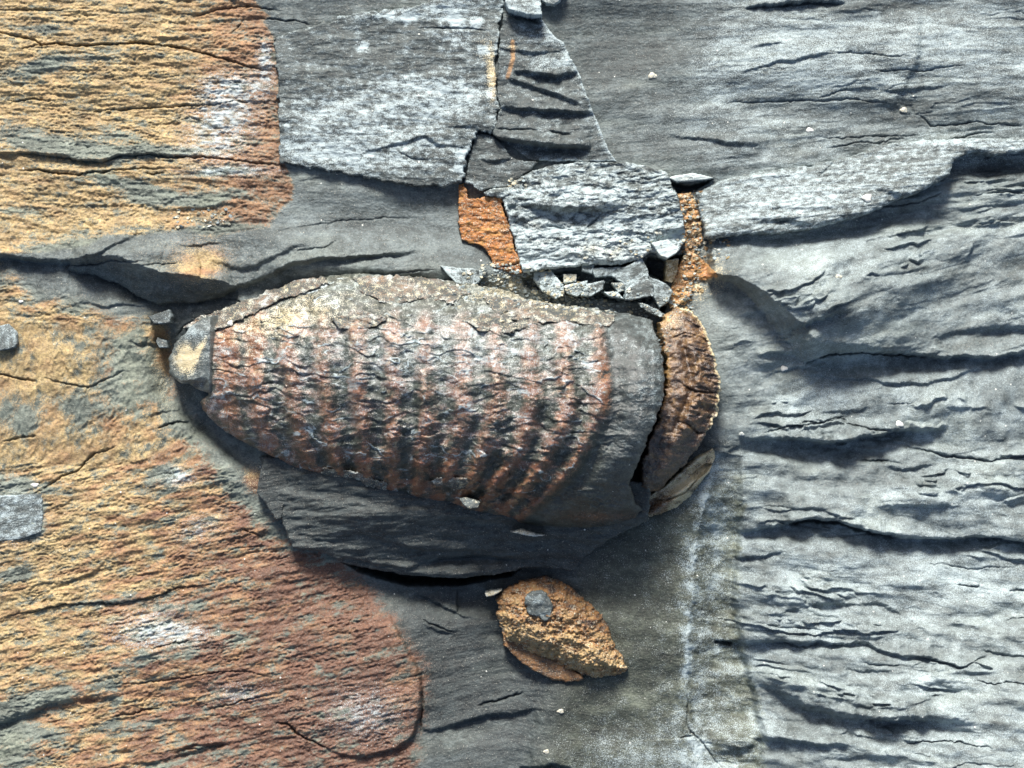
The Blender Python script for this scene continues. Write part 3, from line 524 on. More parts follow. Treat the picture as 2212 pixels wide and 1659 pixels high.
tag(wedge, 'tapering wedge of dark shale split into stepped ledges, right of the rust-lined crack', 'rock slab', 'grey shale slabs')

cap = patch('rock_chip', [(1092, -25), (1160, -25), (1168, 10), (1171, 42), (1150, 44), (1120, 36), (1098, 30), (1088, 14)], lambda x, y, sd: 62 + 0.25 * (y - 10), grey(0.5, 0.55, 0.4), M_slab, rnd=6, skirt=55)
tag(cap, 'pale blocky chip capping the dark wedge at the top edge of the photo', 'rock chip')
cap2 = patch('rock_chip', [(1172, -20), (1222, -20), (1212, 4), (1198, 14), (1180, 13), (1168, 2)], lambda x, y, sd: 30 + 0 * x, grey(0.45, 0.35, 0.3, 0.4), M_slab, rnd=5)
tag(cap2, 'small olive-grey chip cut off by the top edge, right of the pale cap chip', 'rock chip')

dark = patch('shale_slab', [(1030, 290), (1046, 290), (1066, 296), (1085, 312), (1103, 338), (1112, 346), (1165, 349), (1150, 368), (1120, 388), (1098, 404), (1060, 410), (1036, 416), (1020, 400), (1003, 396), (1013, 345)],
    lambda x, y, sd: 16 + 0.05 * (y - 290), grey(0.26, 0.05, 0.25), M_slab, rnd=3, feats=[('L', [(1035, 345), (1060, 350), (1085, 348), (1108, 344)], 8, 6, 16, 12, 1.3), ('L', [(1015, 335), (1050, 370), (1100, 400)], 3, 2, 16, 16, 2)])
tag(dark, 'small smooth dark slab below the cracked wedge, above the orange rust', 'rock slab', 'grey shale slabs')

# pale block with rust coating on its left flank
blk = bpy.data.objects.new('shale_block', None); COL.objects.link(blk); blk.location = (1.9, 3.6, 0)
tag(blk, 'pale weathered shale block coated with orange rust on its left flank, above the crevice', 'rock block')
def P_(o, par):
    o.parent = par; o.matrix_parent_inverse = par.matrix_basis.inverted(); return o
blk_poly = [(1098, 404), (1112, 392), (1150, 370), (1200, 356), (1270, 350), (1350, 352), (1400, 360), (1440, 373), (1450, 400), (1466, 436), (1475, 480), (1480, 522), (1462, 545), (1440, 552), (1405, 548), (1380, 562), (1340, 574), (1280, 574), (1200, 581), (1130, 593), (1112, 535), (1096, 472), (1085, 430), (1050, 426), (1045, 416), (1070, 408)]
def blk_mask(x, y, sd, a, b):
    fr = 0.40 + 0.40 * a + 0.5 * b + 0.3 * ss(440, 520, y) + 0.25 * blob(x, y, 1260, 425, 150, 18)
    cr = 0.15 + 0.45 * b + 0.45 * blob(x, y, 1310, 540, 120, 36) + 0.8 * blob(x, y, 1104, 398, 14, 10) + 0.3 * blob(x, y, 1150, 500, 40, 40)
    return (0.5 * blob(x, y, 1104, 398, 12, 8), 0.1 + 0 * x, fr, 0.42 + 0.16 * a + 0.18 * b, cr * 0.8)
P_(patch('block_body', blk_poly, lambda x, y, sd: 30 + 14 * ss(350, 450, y) + 10 * blob(x, y, 1280, 430, 130, 30) + 5 * fbm(x / 45, y / 28, 3, 371) + 3 * np.floor(2.5 * fbm(x / 60, y / 22, 3, 373)), blk_mask, M_slab, rnd=7, skirt=60, grit=1.5,
    feats=[('L', [(1128, 444), (1160, 450), (1190, 453), (1260, 456), (1318, 456), (1332, 446)], 16, 20, 30, 30, 1.8, 0.6), ('C', [(1300, 462), (1280, 480), (1262, 500)], 10, 2.4), ('C', [(1178, 488), (1200, 492), (1218, 498)], 8, 2.6),
           ('L', [(1410, 520), (1440, 510), (1480, 490)], 8, 12, 16, 14, 2), ('L', [(1436, 455), (1452, 458), (1470, 455)], 6, 8, 10, 8), ('C', [(1440, 378), (1400, 390), (1370, 385)], 6, 2), ('G', (1240, 480), -10, 60, 20, 0), ('P', [(1095, 446), (1115, 444), (1118, 460), (1098, 464)], 14, 4)]), blk)
rust_poly = [(990, 400), (1003, 398), (1012, 425), (1030, 432), (1050, 424), (1086, 430), (1082, 444), (1096, 470), (1103, 500), (1116, 545), (1130, 594), (1110, 594), (1085, 584), (1067, 580), (1058, 556), (1048, 540), (1028, 530), (994, 520), (990, 460)]
P_(patch('rust_coating', rust_poly, lambda x, y, sd: 12 + 0.2 * (x - 990) + 4 * fbm(x / 14, y / 14, 4, 369), lambda x, y, sd, a, b: (1.2 + 0.3 * b, 0.5 + 0.4 * a + 0.45 * b, 0.12 + 0.2 * b, 0.3 + 0 * x, 0.22 + 0.3 * b), M_rust, rnd=4, skirt=40, grit=1.6, rag=1.5,
    feats=[('C', [(1070, 582), (1098, 575), (1128, 568)], 10, 2.2)]), blk)

# long tongue on the right
tong = [(1502, 418), (1560, 388), (1640, 371), (1750, 358), (1800, 346), (1850, 334), (1890, 314), (1990, 303), (2100, 299), (2215, 299), (2420, 290), (2420, 320), (2280, 330), (2212, 329), (2142, 337), (2095, 331), (2055, 350), (2046, 380), (2010, 402),
        (1968, 424), (1925, 437), (1875, 464), (1775, 491), (1748, 499), (1662, 509), (1602, 509), (1545, 519), (1522, 515), (1514, 480), (1508, 445)]
def tong_mask(x, y, sd, a, b):
    fr = 0.30 + 0.3 * a + 0.42 * b + 0.25 * blob(x, y, 1700, 440, 160, 40, 10) + 0.3 * blob(x, y, 1680, 385, 70, 14, 8) + 0.25 * blob(x, y, 2100, 310, 150, 14)
    return (0 * x, 0.2 + 0 * x, fr, 0.46 + 0.14 * a + 0.12 * b, 0.4 * blob(x, y, 1515, 500, 20, 40))
def tong_top(x, y, sd):
    return 22 + 44 * ss(0, 130, (y - interp(x, [1500, 1640, 1850, 2000, 2400], [410, 371, 334, 303, 290]))) + 10 * blob(x, y, 1950, 370, 120, 40, 15)
tongue = patch('shale_slab', tong, tong_top, tong_mask, M_slab, rnd=14, skirt=40, grit=1.4,
    feats=[('L', [(1610, 478), (1650, 480), (1690, 478), (1750, 490)], 10, 12, 24, 14, 2.5), ('L', [(1885, 414), (1905, 418), (1930, 425), (1945, 432)], 8, 10, 14, 10, 2), ('L', [(1890, 340), (1860, 350), (1830, 352)], 3, 3, 20, 10), ('L', [(1540, 450), (1640, 452), (1740, 456), (1800, 450)], 4, 4, 24, 16, 2), ('C', [(1800, 350), (1780, 370), (1765, 385)], 5, 2.5)])
tag(tongue, 'long pale tongue-shaped slab curving over a dark undercut at the upper right', 'rock slab', 'grey shale slabs')

vein = patch('rust_vein', [(1462, 420), (1490, 414), (1505, 440), (1514, 480), (1518, 520), (1500, 545), (1530, 572), (1545, 600), (1520, 606), (1500, 606), (1492, 640), (1470, 655), (1448, 668), (1440, 650), (1452, 610), (1455, 575), (1476, 548), (1481, 520), (1474, 470)],
    lambda x, y, sd: 5 + 5 * ss(540, 640, y) + 5 * fbm(x / 14, y / 10, 3, 351), lambda x, y, sd, a, b: (0.85 + 0.5 * a + 0.4 * b, 0.25 + 0.5 * a + 0.3 * b, 0.1 + 0.3 * b, 0.3 + 0.2 * a, 0.32 + 0.5 * a - 0.4 * blob(x, y, 1518, 585, 30, 20)), M_rust, rnd=5, skirt=40, grit=2.0, rel=True)
tag(vein, 'crumbly orange and cream vein running down between the pale block and the long tongue slab', 'mineral vein')

# dark shelf under the fossil
shelf_poly = [(560, 985), (600, 1080), (612, 1130), (636, 1183), (700, 1192), (742, 1217), (800, 1229), (880, 1243), (980, 1250), (1080, 1240), (1130, 1228), (1190, 1228), (1240, 1234), (1262, 1203), (1320, 1160), (1400, 1120), (1400, 1040), (1000, 1000), (700, 980)]
def shelf_top(x, y, sd): return 26 + 0.75 * np.clip(1190 - y, -20, 80) * ss(560, 800, x) + 0.25 * np.clip(1110 - y, 0, 200) * ss(900, 1200, x) + 8 * fbm(x / 120, y / 30, 3, 365)
shelf = patch('shale_slab', shelf_poly, shelf_top, grey(0.17, 0.0, 0.14), M_slab, rnd=6, skirt=90,  # dark slate, tone lowered further to paint shade beneath the fossil
    feats=[('L', [(612, 1150), (650, 1180), (700, 1190), (745, 1214), (800, 1224), (880, 1236), (980, 1242), (1080, 1230), (1130, 1222), (1240, 1226)], 16, 0, 16, 10, 3, 0.3), ('L', [(780, 1150), (803, 1156), (853, 1171), (920, 1186), (1010, 1186), (1080, 1180)], 12, 12, 26, 20, 2), ('L', [(690, 1192), (740, 1198), (800, 1215), (880, 1228), (960, 1205), (1040, 1200), (1130, 1208), (1210, 1218), (1240, 1222)], 10, 14, 20, 20, 2),
           ('L', [(940, 1122), (1000, 1118), (1080, 1122), (1160, 1140)], 8, 10, 22, 16, 2.5), ('L', [(640, 1150), (700, 1165), (760, 1165)], 4, 5, 16, 12, 2)])
tag(shelf, 'dark layered shale shelf undercutting the ribbed fossil from below', 'rock slab', 'grey shale slabs')

# ------------------------------------------------------------------ the fossil
fos = bpy.data.objects.new('fossil', None); COL.objects.link(fos); fos.location = (-1.5, -0.5, 0)
tag(fos, 'large ribbed cone-shaped fossil with glossy brown cross-section band, set in the grey rock', 'fossil')
body_poly = [(458, 850), (462, 800), (465, 725), (482, 690), (520, 668), (570, 645), (640, 618), (700, 600), (770, 592), (860, 600), (940, 604), (1010, 615), (1090, 628), (1140, 650), (1200, 660), (1280, 668), (1350, 678), (1402, 692), (1414, 740),
             (1424, 790), (1421, 850), (1406, 900), (1388, 940), (1368, 1000), (1352, 1040), (1366, 1078), (1384, 1098), (1368, 1116), (1330, 1130), (1250, 1140), (1130, 1130), (1050, 1112), (960, 1092), (850, 1066), (760, 1052), (700, 1034), (640, 1010), (590, 986), (540, 960), (490, 935), (452, 900), (434, 868)]
YT = ([430, 482, 570, 700, 770, 940, 1090, 1280, 1420], [760, 670, 625, 580, 572, 585, 605, 645, 670])
YB = ([430, 452, 540, 640, 760, 960, 1130, 1300, 1420], [880, 905, 965, 1015, 1060, 1105, 1145, 1150, 1130])
def body_top(x, y, sd):
    yt = interp(x, *YT); yb = interp(x, *YB); vv = np.clip((2 * y - yt - yb) / (yb - yt), -1, 1)
    Hx = interp(x, [430, 470, 560, 700, 900, 1150, 1300, 1400, 1430], [45, 70, 110, 170, 225, 255, 255, 240, 220])
    pr = np.clip(1 - np.abs(vv + 0.10 * (1 - vv * vv)) ** 2.0, 0.0, 1) ** 0.66
    h = 22 + Hx * pr
    # ribs sweeping back on the lower flank
    u = x + 0.0030 * np.maximum(y - 830, 0) ** 2 * ss(600, 1200, x) + 7 * fbm(x / 90, y / 90, 2, 301) - 0.0006 * (y - 760) ** 2
    rib = np.cos(2 * np.pi * (u - 1215) / 72.0)
    rm = ss(520, 620, x) * (1 - ss(1270, 1330, u)) * ss(600, 690, y) * ss(4, 45, sd)
    h += 12.5 * rib * rm * (0.6 + 0.5 * ss(700, 900, y)) * (0.75 + 0.6 * fbm(x / 80, y / 60, 2, 303))
    # longitudinal flaky peel
    vb = y - 0.06 * (x - 900)
    n = 1.15 * fbm(x / 85, vb / 45, 2, 305) + 0.22 * fbm(x / 22, vb / 16, 3, 306) + vb / 38
    f = n - np.floor(n); fl = np.where(f < 0.9, f / 0.9, (1 - f) / 0.1)
    pm = (1 - 0.75 * ss(1270, 1360, x)) * (0.35 + 0.65 * ss(-0.2, 0.3, fbm(x / 130, y / 70, 2, 307)))
    h += 5.5 * fl * pm * (0.5 + 0.5 * ss(640, 820, y)) + pm * 3 * fbm(x / 30, vb / 14, 2, 309) + 1.0 * fbm(x / 10, y / 7, 2, 311)
    n_ = 1.0 * fbm(x / 60, vb / 30, 2, 315) + 0.3 * fbm(x / 14, vb / 10, 2, 316) + vb / 21; f2 = n_ - np.floor(n_)
    h += 3.6 * np.where(f2 < 0.9, f2 / 0.9, (1 - f2) / 0.1) * pm * ss(-0.2, 0.4, fbm(x / 50, y / 40, 2, 317))
    h += 7 * fbm(x / 70, y / 50, 2, 313)
    h -= 15 * np.exp(-((u - 1318) / 24) ** 2) * ss(680, 760, y) * (1 - ss(1050, 1110, y)) - 6 * np.exp(-((u - 1368) / 26) ** 2) * ss(680, 760, y)
    return h
def body_mask(x, y, sd, a, b):
    u = x + 0.0030 * np.maximum(y - 830, 0) ** 2 * ss(600, 1200, x) + 7 * fbm(x / 90, y / 90, 2, 301) - 0.0006 * (y - 760) ** 2
    rib = np.cos(2 * np.pi * (u - 1215) / 72.0)
    vb = y - 0.06 * (x - 900)
    n = 1.15 * fbm(x / 85, vb / 45, 2, 305) + 0.22 * fbm(x / 22, vb / 16, 3, 306) + vb / 38; f = n - np.floor(n)
    n_ = 1.0 * fbm(x / 60, vb / 30, 2, 315) + 0.3 * fbm(x / 14, vb / 10, 2, 316) + vb / 21; f2 = n_ - np.floor(n_)
    lip = np.exp(-(np.abs(f - 0.88) / 0.05) ** 2) * ss(-0.1, 0.4, fbm(x / 70, y / 30, 2, 321)) + 0.7 * np.exp(-(np.abs(f2 - 0.88) / 0.08) ** 2) * ss(0.0, 0.5, fbm(x / 50, y / 40, 2, 317))
    pm = (1 - ss(1270, 1330, x)) * ss(-0.35, 0.3, fbm(x / 60, y / 40, 2, 307))
    core = ss(640, 720, y + 0.06 * (x - 900) * 0) * (1 - ss(1270, 1320, u))
    iron = core * (0.50 + 0.34 * rib * (1 + 0.8 * fbm(x / 50, y / 50, 2, 319)) + 0.9 * a + 0.55 * b) + 0.5 * blob(x, y, 520, 780, 60, 110)
    iron += 0.5 * blob(x, y, 940, 605, 40, 8, -6) + 0.6 * blob(x, y, 1300, 830, 12, 60) * (1 + b) + 0.5 * blob(x, y, 1290, 1110, 90, 14)
    hue = 0.66 + 0.35 * a - 0.25 * ss(0.1, 0.6, b) - 0.25 * blob(x, y, 700, 700, 200, 60)
    fr = 0.20 + 0.25 * a + 0.3 * b + 0.9 * lip * pm + 0.22 * blob(x, y, 1000, 750, 380, 70, 4) + 0.2 * ss(1340, 1400, x) * (1 - ss(880, 950, y))  # broad upper patch and right shoulder are painted sheen
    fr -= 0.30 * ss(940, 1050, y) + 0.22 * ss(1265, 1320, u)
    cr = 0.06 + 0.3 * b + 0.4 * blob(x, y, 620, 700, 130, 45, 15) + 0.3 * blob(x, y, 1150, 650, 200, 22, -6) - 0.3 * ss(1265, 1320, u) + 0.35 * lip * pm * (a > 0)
    return (iron, hue, fr, 0.29 - 0.14 * ss(960, 1060, y) - 0.08 * ss(1260, 1330, x) + 0.16 * a + 0.14 * b, cr + 0.1 * ss(730, 680, y), 0.8 * (1 - ss(1260, 1330, x)))  # lower flank: olive-brown crust, darkened further as painted shade
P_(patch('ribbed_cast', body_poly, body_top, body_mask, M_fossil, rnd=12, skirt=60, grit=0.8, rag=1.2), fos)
tip_poly = [(368, 775), (384, 742), (420, 706), (446, 688), (490, 680), (500, 740), (496, 800), (480, 858), (446, 846), (420, 832), (390, 826), (372, 806)]
tp = P_(patch('pointed_tip', tip_poly, lambda x, y, sd: 34 + 72 * np.clip((x - 365) / 100, 0, 1) ** 0.7 * (1 - 0.6 * ss(462, 480, x)) * np.clip(1 - np.abs((y - 768) / 102) ** 3.6, 0, 1) ** 0.6,
    lambda x, y, sd, a, b: (0.25 * blob(x, y, 430, 770, 30, 30), 0.0 * x, 0.15 + 0.4 * blob(x, y, 430, 720, 30, 14) + 0.3 * b, 0.36 + 0.15 * a, 1.1 * blob(x, y, 410, 775, 26, 32) + 0.9 * blob(x, y, 440, 760, 34, 7, 60) + 0.3 * b), M_fossil, rnd=6, skirt=60, grit=1,
    feats=[('L', [(375, 812), (400, 826), (430, 826), (460, 820)], 10, 26, 20, 20, 1.6)]), fos)
tp['label'] = 'yellowish grey pointed tip at the left end'
M_skin = M_fossil
for k_, pl in enumerate([[(395, 706), (440, 682), (500, 662), (560, 640), (640, 612), (700, 598), (720, 616), (640, 645), (570, 672), (520, 700), (470, 716), (425, 722)],
          [(770, 600), (870, 598), (960, 610), (1020, 636), (985, 662), (920, 652), (850, 664), (790, 640)], [(1045, 638), (1140, 652), (1230, 668), (1330, 684), (1310, 712), (1220, 698), (1130, 706), (1060, 676)],
          [(1000, 694), (1060, 682), (1110, 695), (1155, 712), (1090, 724), (1030, 718)], [(700, 1008), (780, 1015), (842, 1040), (836, 1062), (770, 1056), (708, 1040)], [(930, 1030), (990, 1022), (1040, 1036), (1000, 1052), (950, 1048)],
          [(720, 690), (790, 676), (850, 690), (820, 712), (750, 716)]]):
    P_(patch('shell_flake', pl, lambda x, y, sd: body_top(x, y, sd) + (5 if pl[0][0] != 395 else 9), grey(0.32 if k_ == 0 else 0.36, 0.12, 0.12, 0.22, 0.35, 0.6), M_slab, rnd=4, skirt=10, grit=1.6, rag=2.2), fos)
band_poly = [(1418, 702), (1432, 682), (1455, 665), (1482, 668), (1500, 690), (1514, 715), (1530, 755), (1543, 805), (1547, 840), (1540, 885), (1526, 920), (1500, 965), (1462, 1012), (1425, 1050), (1395, 1066), (1380, 1048), (1378, 1005), (1398, 945), (1414, 900), (1428, 850), (1432, 790), (1424, 740)]
def band_c(y): return interp(y, [660, 700, 800, 850, 900, 1000, 1066], [1460, 1465, 1487, 1488, 1468, 1420, 1390])
def band_top(x, y, sd):
    vv = np.clip((y - 850) / 235, -1, 1)
    cc = band_c(y); c = (x - cc) / 60
    h = 30 + 150 * np.clip(1 - np.abs(vv) ** 2.2, 0, 1) ** 0.6 - 34 * ss(0.0, 1.0, c) + 6 * c
    wr = fbm(x / 34 + 0.8 * pn(x / 25, y / 30, 337), (y - 0.25 * (x - 1500)) / 13, 4, 331)
    h += (9.0 * wr) * ss(-0.3, 0.3, c) * ss(690, 740, y) * (1 - ss(900, 950, y)) + 6 * fbm(x / 26, y / 20, 4, 333)
    h -= 14 * np.exp(-((x - (cc - 8)) / 9) ** 2) * ss(700, 760, y) * (1 - ss(870, 960, y))
    return h
def band_mask(x, y, sd, a, b):
    rim = np.exp(-(np.maximum(sd, 0) / 6) ** 2) * (x > band_c(y)) * (1 - ss(900, 950, y))
    return (1.4 + 0 * x, 0.66 + 0.4 * a + 0.45 * b + 0.2 * ss(880, 980, y) - 0.45 * np.exp(-np.maximum(sd, 0) / 9) * (x < band_c(y)) * (1 - ss(780, 900, y)), 0 * x, 0.3 + 0 * x, 1.1 * rim + 0.4 * blob(x, y, 1445, 700, 26, 30) + 0.1 * b)
bd = P_(patch('cross_section_band', band_poly, band_top, band_mask, M_band, rnd=7, skirt=90, grit=0.8, rag=1.8,
    feats=[('C', [(1450, 905), (1480, 918), (1500, 932), (1515, 930)], 8, 2.4), ('C', [(1465, 832), (1490, 845), (1520, 848), (1545, 846)], 11, 3), ('C', [(1470, 695), (1500, 712), (1520, 745)], 8, 2.6), ('C', [(1440, 735), (1470, 722), (1500, 728)], 5, 2)]), fos)
bd['label'] = 'glossy wrinkled dark brown band at the right end'
low_poly = [(1386, 1070), (1400, 1066), (1430, 1050), (1470, 1012), (1500, 988), (1538, 966), (1546, 984), (1520, 1030), (1490, 1070), (1455, 1098), (1405, 1116), (1386, 1112), (1380, 1094)]
def low_mask(x, y, sd, a, b):
    return (0.9 + 0.5 * b + 0.3 * a, 0.55 + 0.4 * a, 0.1 + 0.3 * b, 0.3 + 0 * x, 0.75 + 0.7 * a + 0.35 * b - 0.9 * blob(x, y, 1415, 1090, 30, 18))
P_(patch('folded_rim', low_poly, lambda x, y, sd: 34 + 34 * blob(x, y, 1460, 1040, 80, 40, 40, 3) + 8 * np.sin((y + 0.75 * (x - 1460)) / 7.0), low_mask, M_band, rnd=8, skirt=60, grit=1.6,
    feats=[('C', [(1400, 1080), (1440, 1078), (1480, 1060), (1510, 1020)], 14, 3), ('P', [(1485, 1025), (1520, 1000), (1540, 998), (1520, 1022), (1495, 1035)], 20, 5)]), fos)

# ------------------------------------------------------------------ ironstone nodule
nod = bpy.data.objects.new('ironstone_nodule', None); COL.objects.link(nod); nod.location = (1.0, -5.3, 0)
tag(nod, 'leaf-shaped golden brown ironstone nodule with a grey spot, below the fossil', 'nodule')
nod_poly = [(1072, 1300), (1080, 1284), (1104, 1267), (1137, 1252), (1180, 1246), (1217, 1258), (1257, 1290), (1295, 1318), (1317, 1359), (1334, 1399), (1358, 1446), (1345, 1457), (1297, 1466), (1257, 1459), (1217, 1440), (1180, 1424), (1147, 1410), (1118, 1399), (1090, 1379), (1078, 1345)]
def nod_mask(x, y, sd, a, b):
    yl = ss(1290, 1400, y + 0.3 * (1200 - x))
    return (1.25 + 0.2 * b, 0.50 - 0.38 * yl + 0.45 * a + 0.3 * b + 0.9 * np.clip(fbm(x / 22, y / 18, 3, 381), 0, 1) + 0.3 * np.exp(-np.maximum(sd, 0) / 5), 0.06 + 0.2 * b, 0.3 + 0 * x, 0.16 + 0.25 * yl * (0.6 + a) + 0.3 * b)
P_(patch('nodule_body', nod_poly, lambda x, y, sd: 2 + 36 * ss(0, 40, sd) + 14 * blob(x, y, 1180, 1330, 90, 70) + 11 * fbm(x / 34, y / 28, 3, 341) + 6 * np.abs(fbm(x / 12, y / 12, 3, 343)) + 3 * fbm(x / 5, y / 5, 2, 345), nod_mask, M_nodule, rnd=12, skirt=50, grit=1.2, rag=1.8), nod)
P_(patch('grey_spot', [(1130, 1300), (1136, 1280), (1158, 1270), (1180, 1276), (1192, 1300), (1190, 1330), (1175, 1340), (1160, 1328), (1140, 1322)], lambda x, y, sd: 59 + 4 * ss(0, 20, sd) + 4 * fbm(x / 20, y / 20, 2, 367), grey(0.34, 0.04, 0.0), M_slab, rnd=6, skirt=14, grit=0.8, rag=1.6), nod)
P_(patch('lower_rim', [(1082, 1340), (1110, 1380), (1140, 1400), (1180, 1418), (1215, 1435), (1250, 1455), (1262, 1470), (1235, 1474), (1190, 1470), (1150, 1448), (1112, 1420), (1088, 1395)], lambda x, y, sd: 2 + 0 * x, lambda x, y, sd, a, b: (0.8 + 0.6 * a, 0.6 + 0.4 * b, 0.05 + 0 * x, 0.25 + 0 * x, 0.1 + 0.3 * b), M_nodule, rnd=6, skirt=30), nod)

# ------------------------------------------------------------------ loose chips
Z4 = lambda pts: [(932.6 + a * 0.2976, 329.2 + b * 0.2976) for a, b in pts]
G = 'loose shale chips packed in the crevice'
chips = [
 (Z4([(740, 870), (870, 858), (950, 960), (962, 1030), (900, 1072), (800, 1010), (738, 930)]), 36, (0.15, 0.3), grey(0.55, 0.55, 0.3), 'pale grey angular chip at the left end of the crevice', G),
 (Z4([(950, 885), (1050, 885), (1045, 940), (960, 955)]), 26, (0, 0.1), grey(0.5, 0.3, 0.3, 0.7), 'tiny cream chip between the pale left chip and the largest crevice chip', G),
 (Z4([(960, 970), (1130, 928), (1140, 1000), (1050, 1052), (970, 1024)]), 38, (-0.1, 0.3), grey(0.55, 0.5, 0.4), 'light blue-grey chip just right of the pale left chip', G),
 (Z4([(1130, 955), (1250, 930), (1235, 1000), (1150, 1052), (1075, 1045)]), 46, (0.1, 0.3), grey(0.32, 0.12, 0.6), 'dark chip with a pale rim in the middle of the crevice', G),
 (Z4([(1160, 842), (1400, 832), (1522, 770), (1562, 850), (1572, 905), (1420, 990), (1300, 900), (1180, 912)]), 34, (0.05, 0.12), grey(0.42, 0.25, 0.4), 'largest grey chip wedged right under the pale block', G),
 (Z4([(1398, 1000), (1540, 888), (1602, 960), (1604, 1040), (1480, 1072), (1398, 1076)]), 48, (0.1, 0.25), grey(0.25, 0.06, 0.6), 'dark slate chip with light edges right of the crevice centre', G),
 (Z4([(1562, 900), (1700, 958), (1745, 1010), (1712, 1090), (1644, 1135), (1600, 1040)]), 40, (-0.15, 0.1), grey(0.42, 0.2, 0.4), 'grey upright chip at the right end of the crevice beside the vein', G),
 (Z4([(1300, 950), (1400, 940), (1425, 1000), (1350, 1022)]), 36, (0, 0.1), grey(0.5, 0.35, 0.3, 0.5), 'small pale chip directly below the largest crevice chip', G),
 (Z4([(1090, 820), (1180, 815), (1165, 885), (1090, 865)]), 30, (0, 0.2), grey(0.42, 0.2, 0.3), 'small grey chip tucked against the bottom edge of the pale block', G),
 (Z4([(1485, 1088), (1560, 1106), (1690, 1182), (1640, 1195), (1548, 1160)]), 52, (0.1, 0.3), grey(0.28, 0.08, 0.5), 'thin dark sliver lying aslant at the lower right of the crevice', G),
 (Z4([(1235, 1015), (1340, 1010), (1400, 1070), (1300, 1058)]), 42, (0, 0.2), grey(0.5, 0.5, 0.3), 'flat pale splinter along the lower edge of the crevice centre', G),
 (Z4([(1578, 665), (1700, 640), (1795, 710), (1762, 742), (1700, 782), (1645, 758)]), 66, (0, 0.2), grey(0.5, 0.9, 0.4, 0.5), 'crusty white chip on the lower right corner of the pale block', None),
 (Z4([(60, 828), (300, 852), (402, 868), (335, 962), (262, 992), (170, 950), (110, 885)]), 64, (0, 0.25), grey(0.45, 0.35, 0.5), 'curled grey flake lying over the top edge of the fossil', None),
 (Z4([(1700, 185), (1890, 150), (2055, 190), (1900, 212), (1780, 222)]), 20, (0, 0.1), grey(0.5, 0.7, 0.4, 0.5), 'thin whitish splinter over the small black hole right of the pale block', None),
 (Z4([(1700, 780), (1790, 775), (1785, 850), (1740, 950), (1690, 940)]), 22, (0, 0.0), grey(0.3, 0.05, 0.1, 0.4, 0.9, 0.0), 'olive-yellow splinter standing in the black gap beside the vein', None),
 ([(322, 684), (345, 676), (368, 668), (374, 684), (370, 698), (336, 701)], 26, (0, 0.3), grey(0.24, 0.05, 0.15), 'dark flat chip jutting out above the fossil tip', 'dark chips beside the fossil tip'),
 ([(342, 728), (362, 735), (364, 750), (345, 752), (338, 740)], 12, (0, 0.3), grey(0.26, 0.05, 0.15), 'small dark chip just left of the fossil tip', 'dark chips beside the fossil tip'),
 ([(572, 990), (610, 984), (642, 1002), (620, 1055), (612, 1118), (600, 1122), (575, 1085), (556, 1062)], 34, (0.0, 0.0), grey(0.10, 0.0, 0.03), 'black slate chip wedged under the lower left of the fossil', None),
 ([(0, 703), (20, 699), (38, 716), (41, 740), (34, 752), (0, 758), (-30, 740), (-25, 710)], 14, (0, 0.2), grey(0.42, 0.25, 0.2), 'rounded dark chip at the left edge of the photo', None),
 ([(-60, 1072), (0, 1070), (40, 1068), (92, 1064), (94, 1110), (90, 1150), (40, 1166), (-60, 1176)], 6, (0, 0.05), grey(0.42, 0.28, 0.15), 'square bluish slate patch standing in the ochre face at the left edge', None),
 (Z4([(1290, 220), (1310, 225), (1300, 235)]), 0, (0, 0), None, None, None),
 ([(832, 1212 - 2), (850, 1195), (880, 1190), (860, 1210)], 0, (0, 0), None, None, None),
 ([(995, 1018 + 52), (1012, 1068), (1040, 1076), (1036, 1090), (1016, 1091), (1002, 1082)], 175, (0, 0.3), grey(0.38, 0.03, 0.12, 0.15), 'tiny brownish flake stuck low on the fossil flank', None),
 ([(1102, 1143), (1130, 1138), (1150, 1146), (1180, 1152), (1150, 1154), (1125, 1149)], 106, (0, 0.2), grey(0.5, 0.3, 0.3, 0.6), 'thin tan splinter on the dark shelf under the fossil', None),
 ([(1046, 1281), (1062, 1276), (1085, 1275), (1070, 1284), (1050, 1289)], 16, (0, 0.2), grey(0.5, 0.3, 0.3, 0.9), 'thin cream splinter at the upper left of the brown nodule', None),
]
for poly, top, (gx, gy), mk, lab, grp in chips:
    if mk is None: continue
    cx = sum(p[0] for p in poly) / len(poly); cy = sum(p[1] for p in poly) / len(poly)
    o = patch('rock_chip', poly, (lambda t, gx, gy, cx, cy: lambda x, y, sd: t + gx * (x - cx) + gy * (y - cy))(top, gx, gy, cx, cy), mk, M_slab, sp=1.1, rag=0.5, rnd=3.0, skirt=28, grit=0.7)
    tag(o, lab, 'rock chip', grp)

# ------------------------------------------------------------------ pale grains stuck to the rock
GG = 'pale grains stuck to the rock'
grains = [(1938, 916, 11, 'largest cream grain, on the dark ledge lip in the right-hand beds'), (1692, 796, 8, 'round cream grain at the foot of the smooth mould right of the fossil'), (1599, 937, 7, 'grey-white bead beside the top of the pale ridge right of the band'),
          (507, 700, 8, 'oval cream grain on the upper left shoulder of the fossil'), (45, 651, 5, 'small white grain near the left edge above the ochre patch'), (1865, 432, 12, 'flat white grain on the long pale tongue slab'),
          (1410, 163, 10, 'yellowish grain on the smooth grey face right of the wedge'), (1749, 281, 9, 'pale grain in the middle of the upper right face'), (1799, 602, 8, 'tan oval grain on the bluish bed right of the black wedge shadow'),
          (1720, 464, 8, 'narrow white grain near the lower edge of the tongue slab'), (1952, 238, 10, 'olive lump under the vertical step at the upper right'), (1211, 1537, 7, 'tan grain on the olive face below the nodule'), (1180, 1624, 7, 'pinkish tan grain at the bottom edge below the nodule'), (75, 1048, 9, 'white elongated crumb above the bluish slate patch')]
ALLH = []
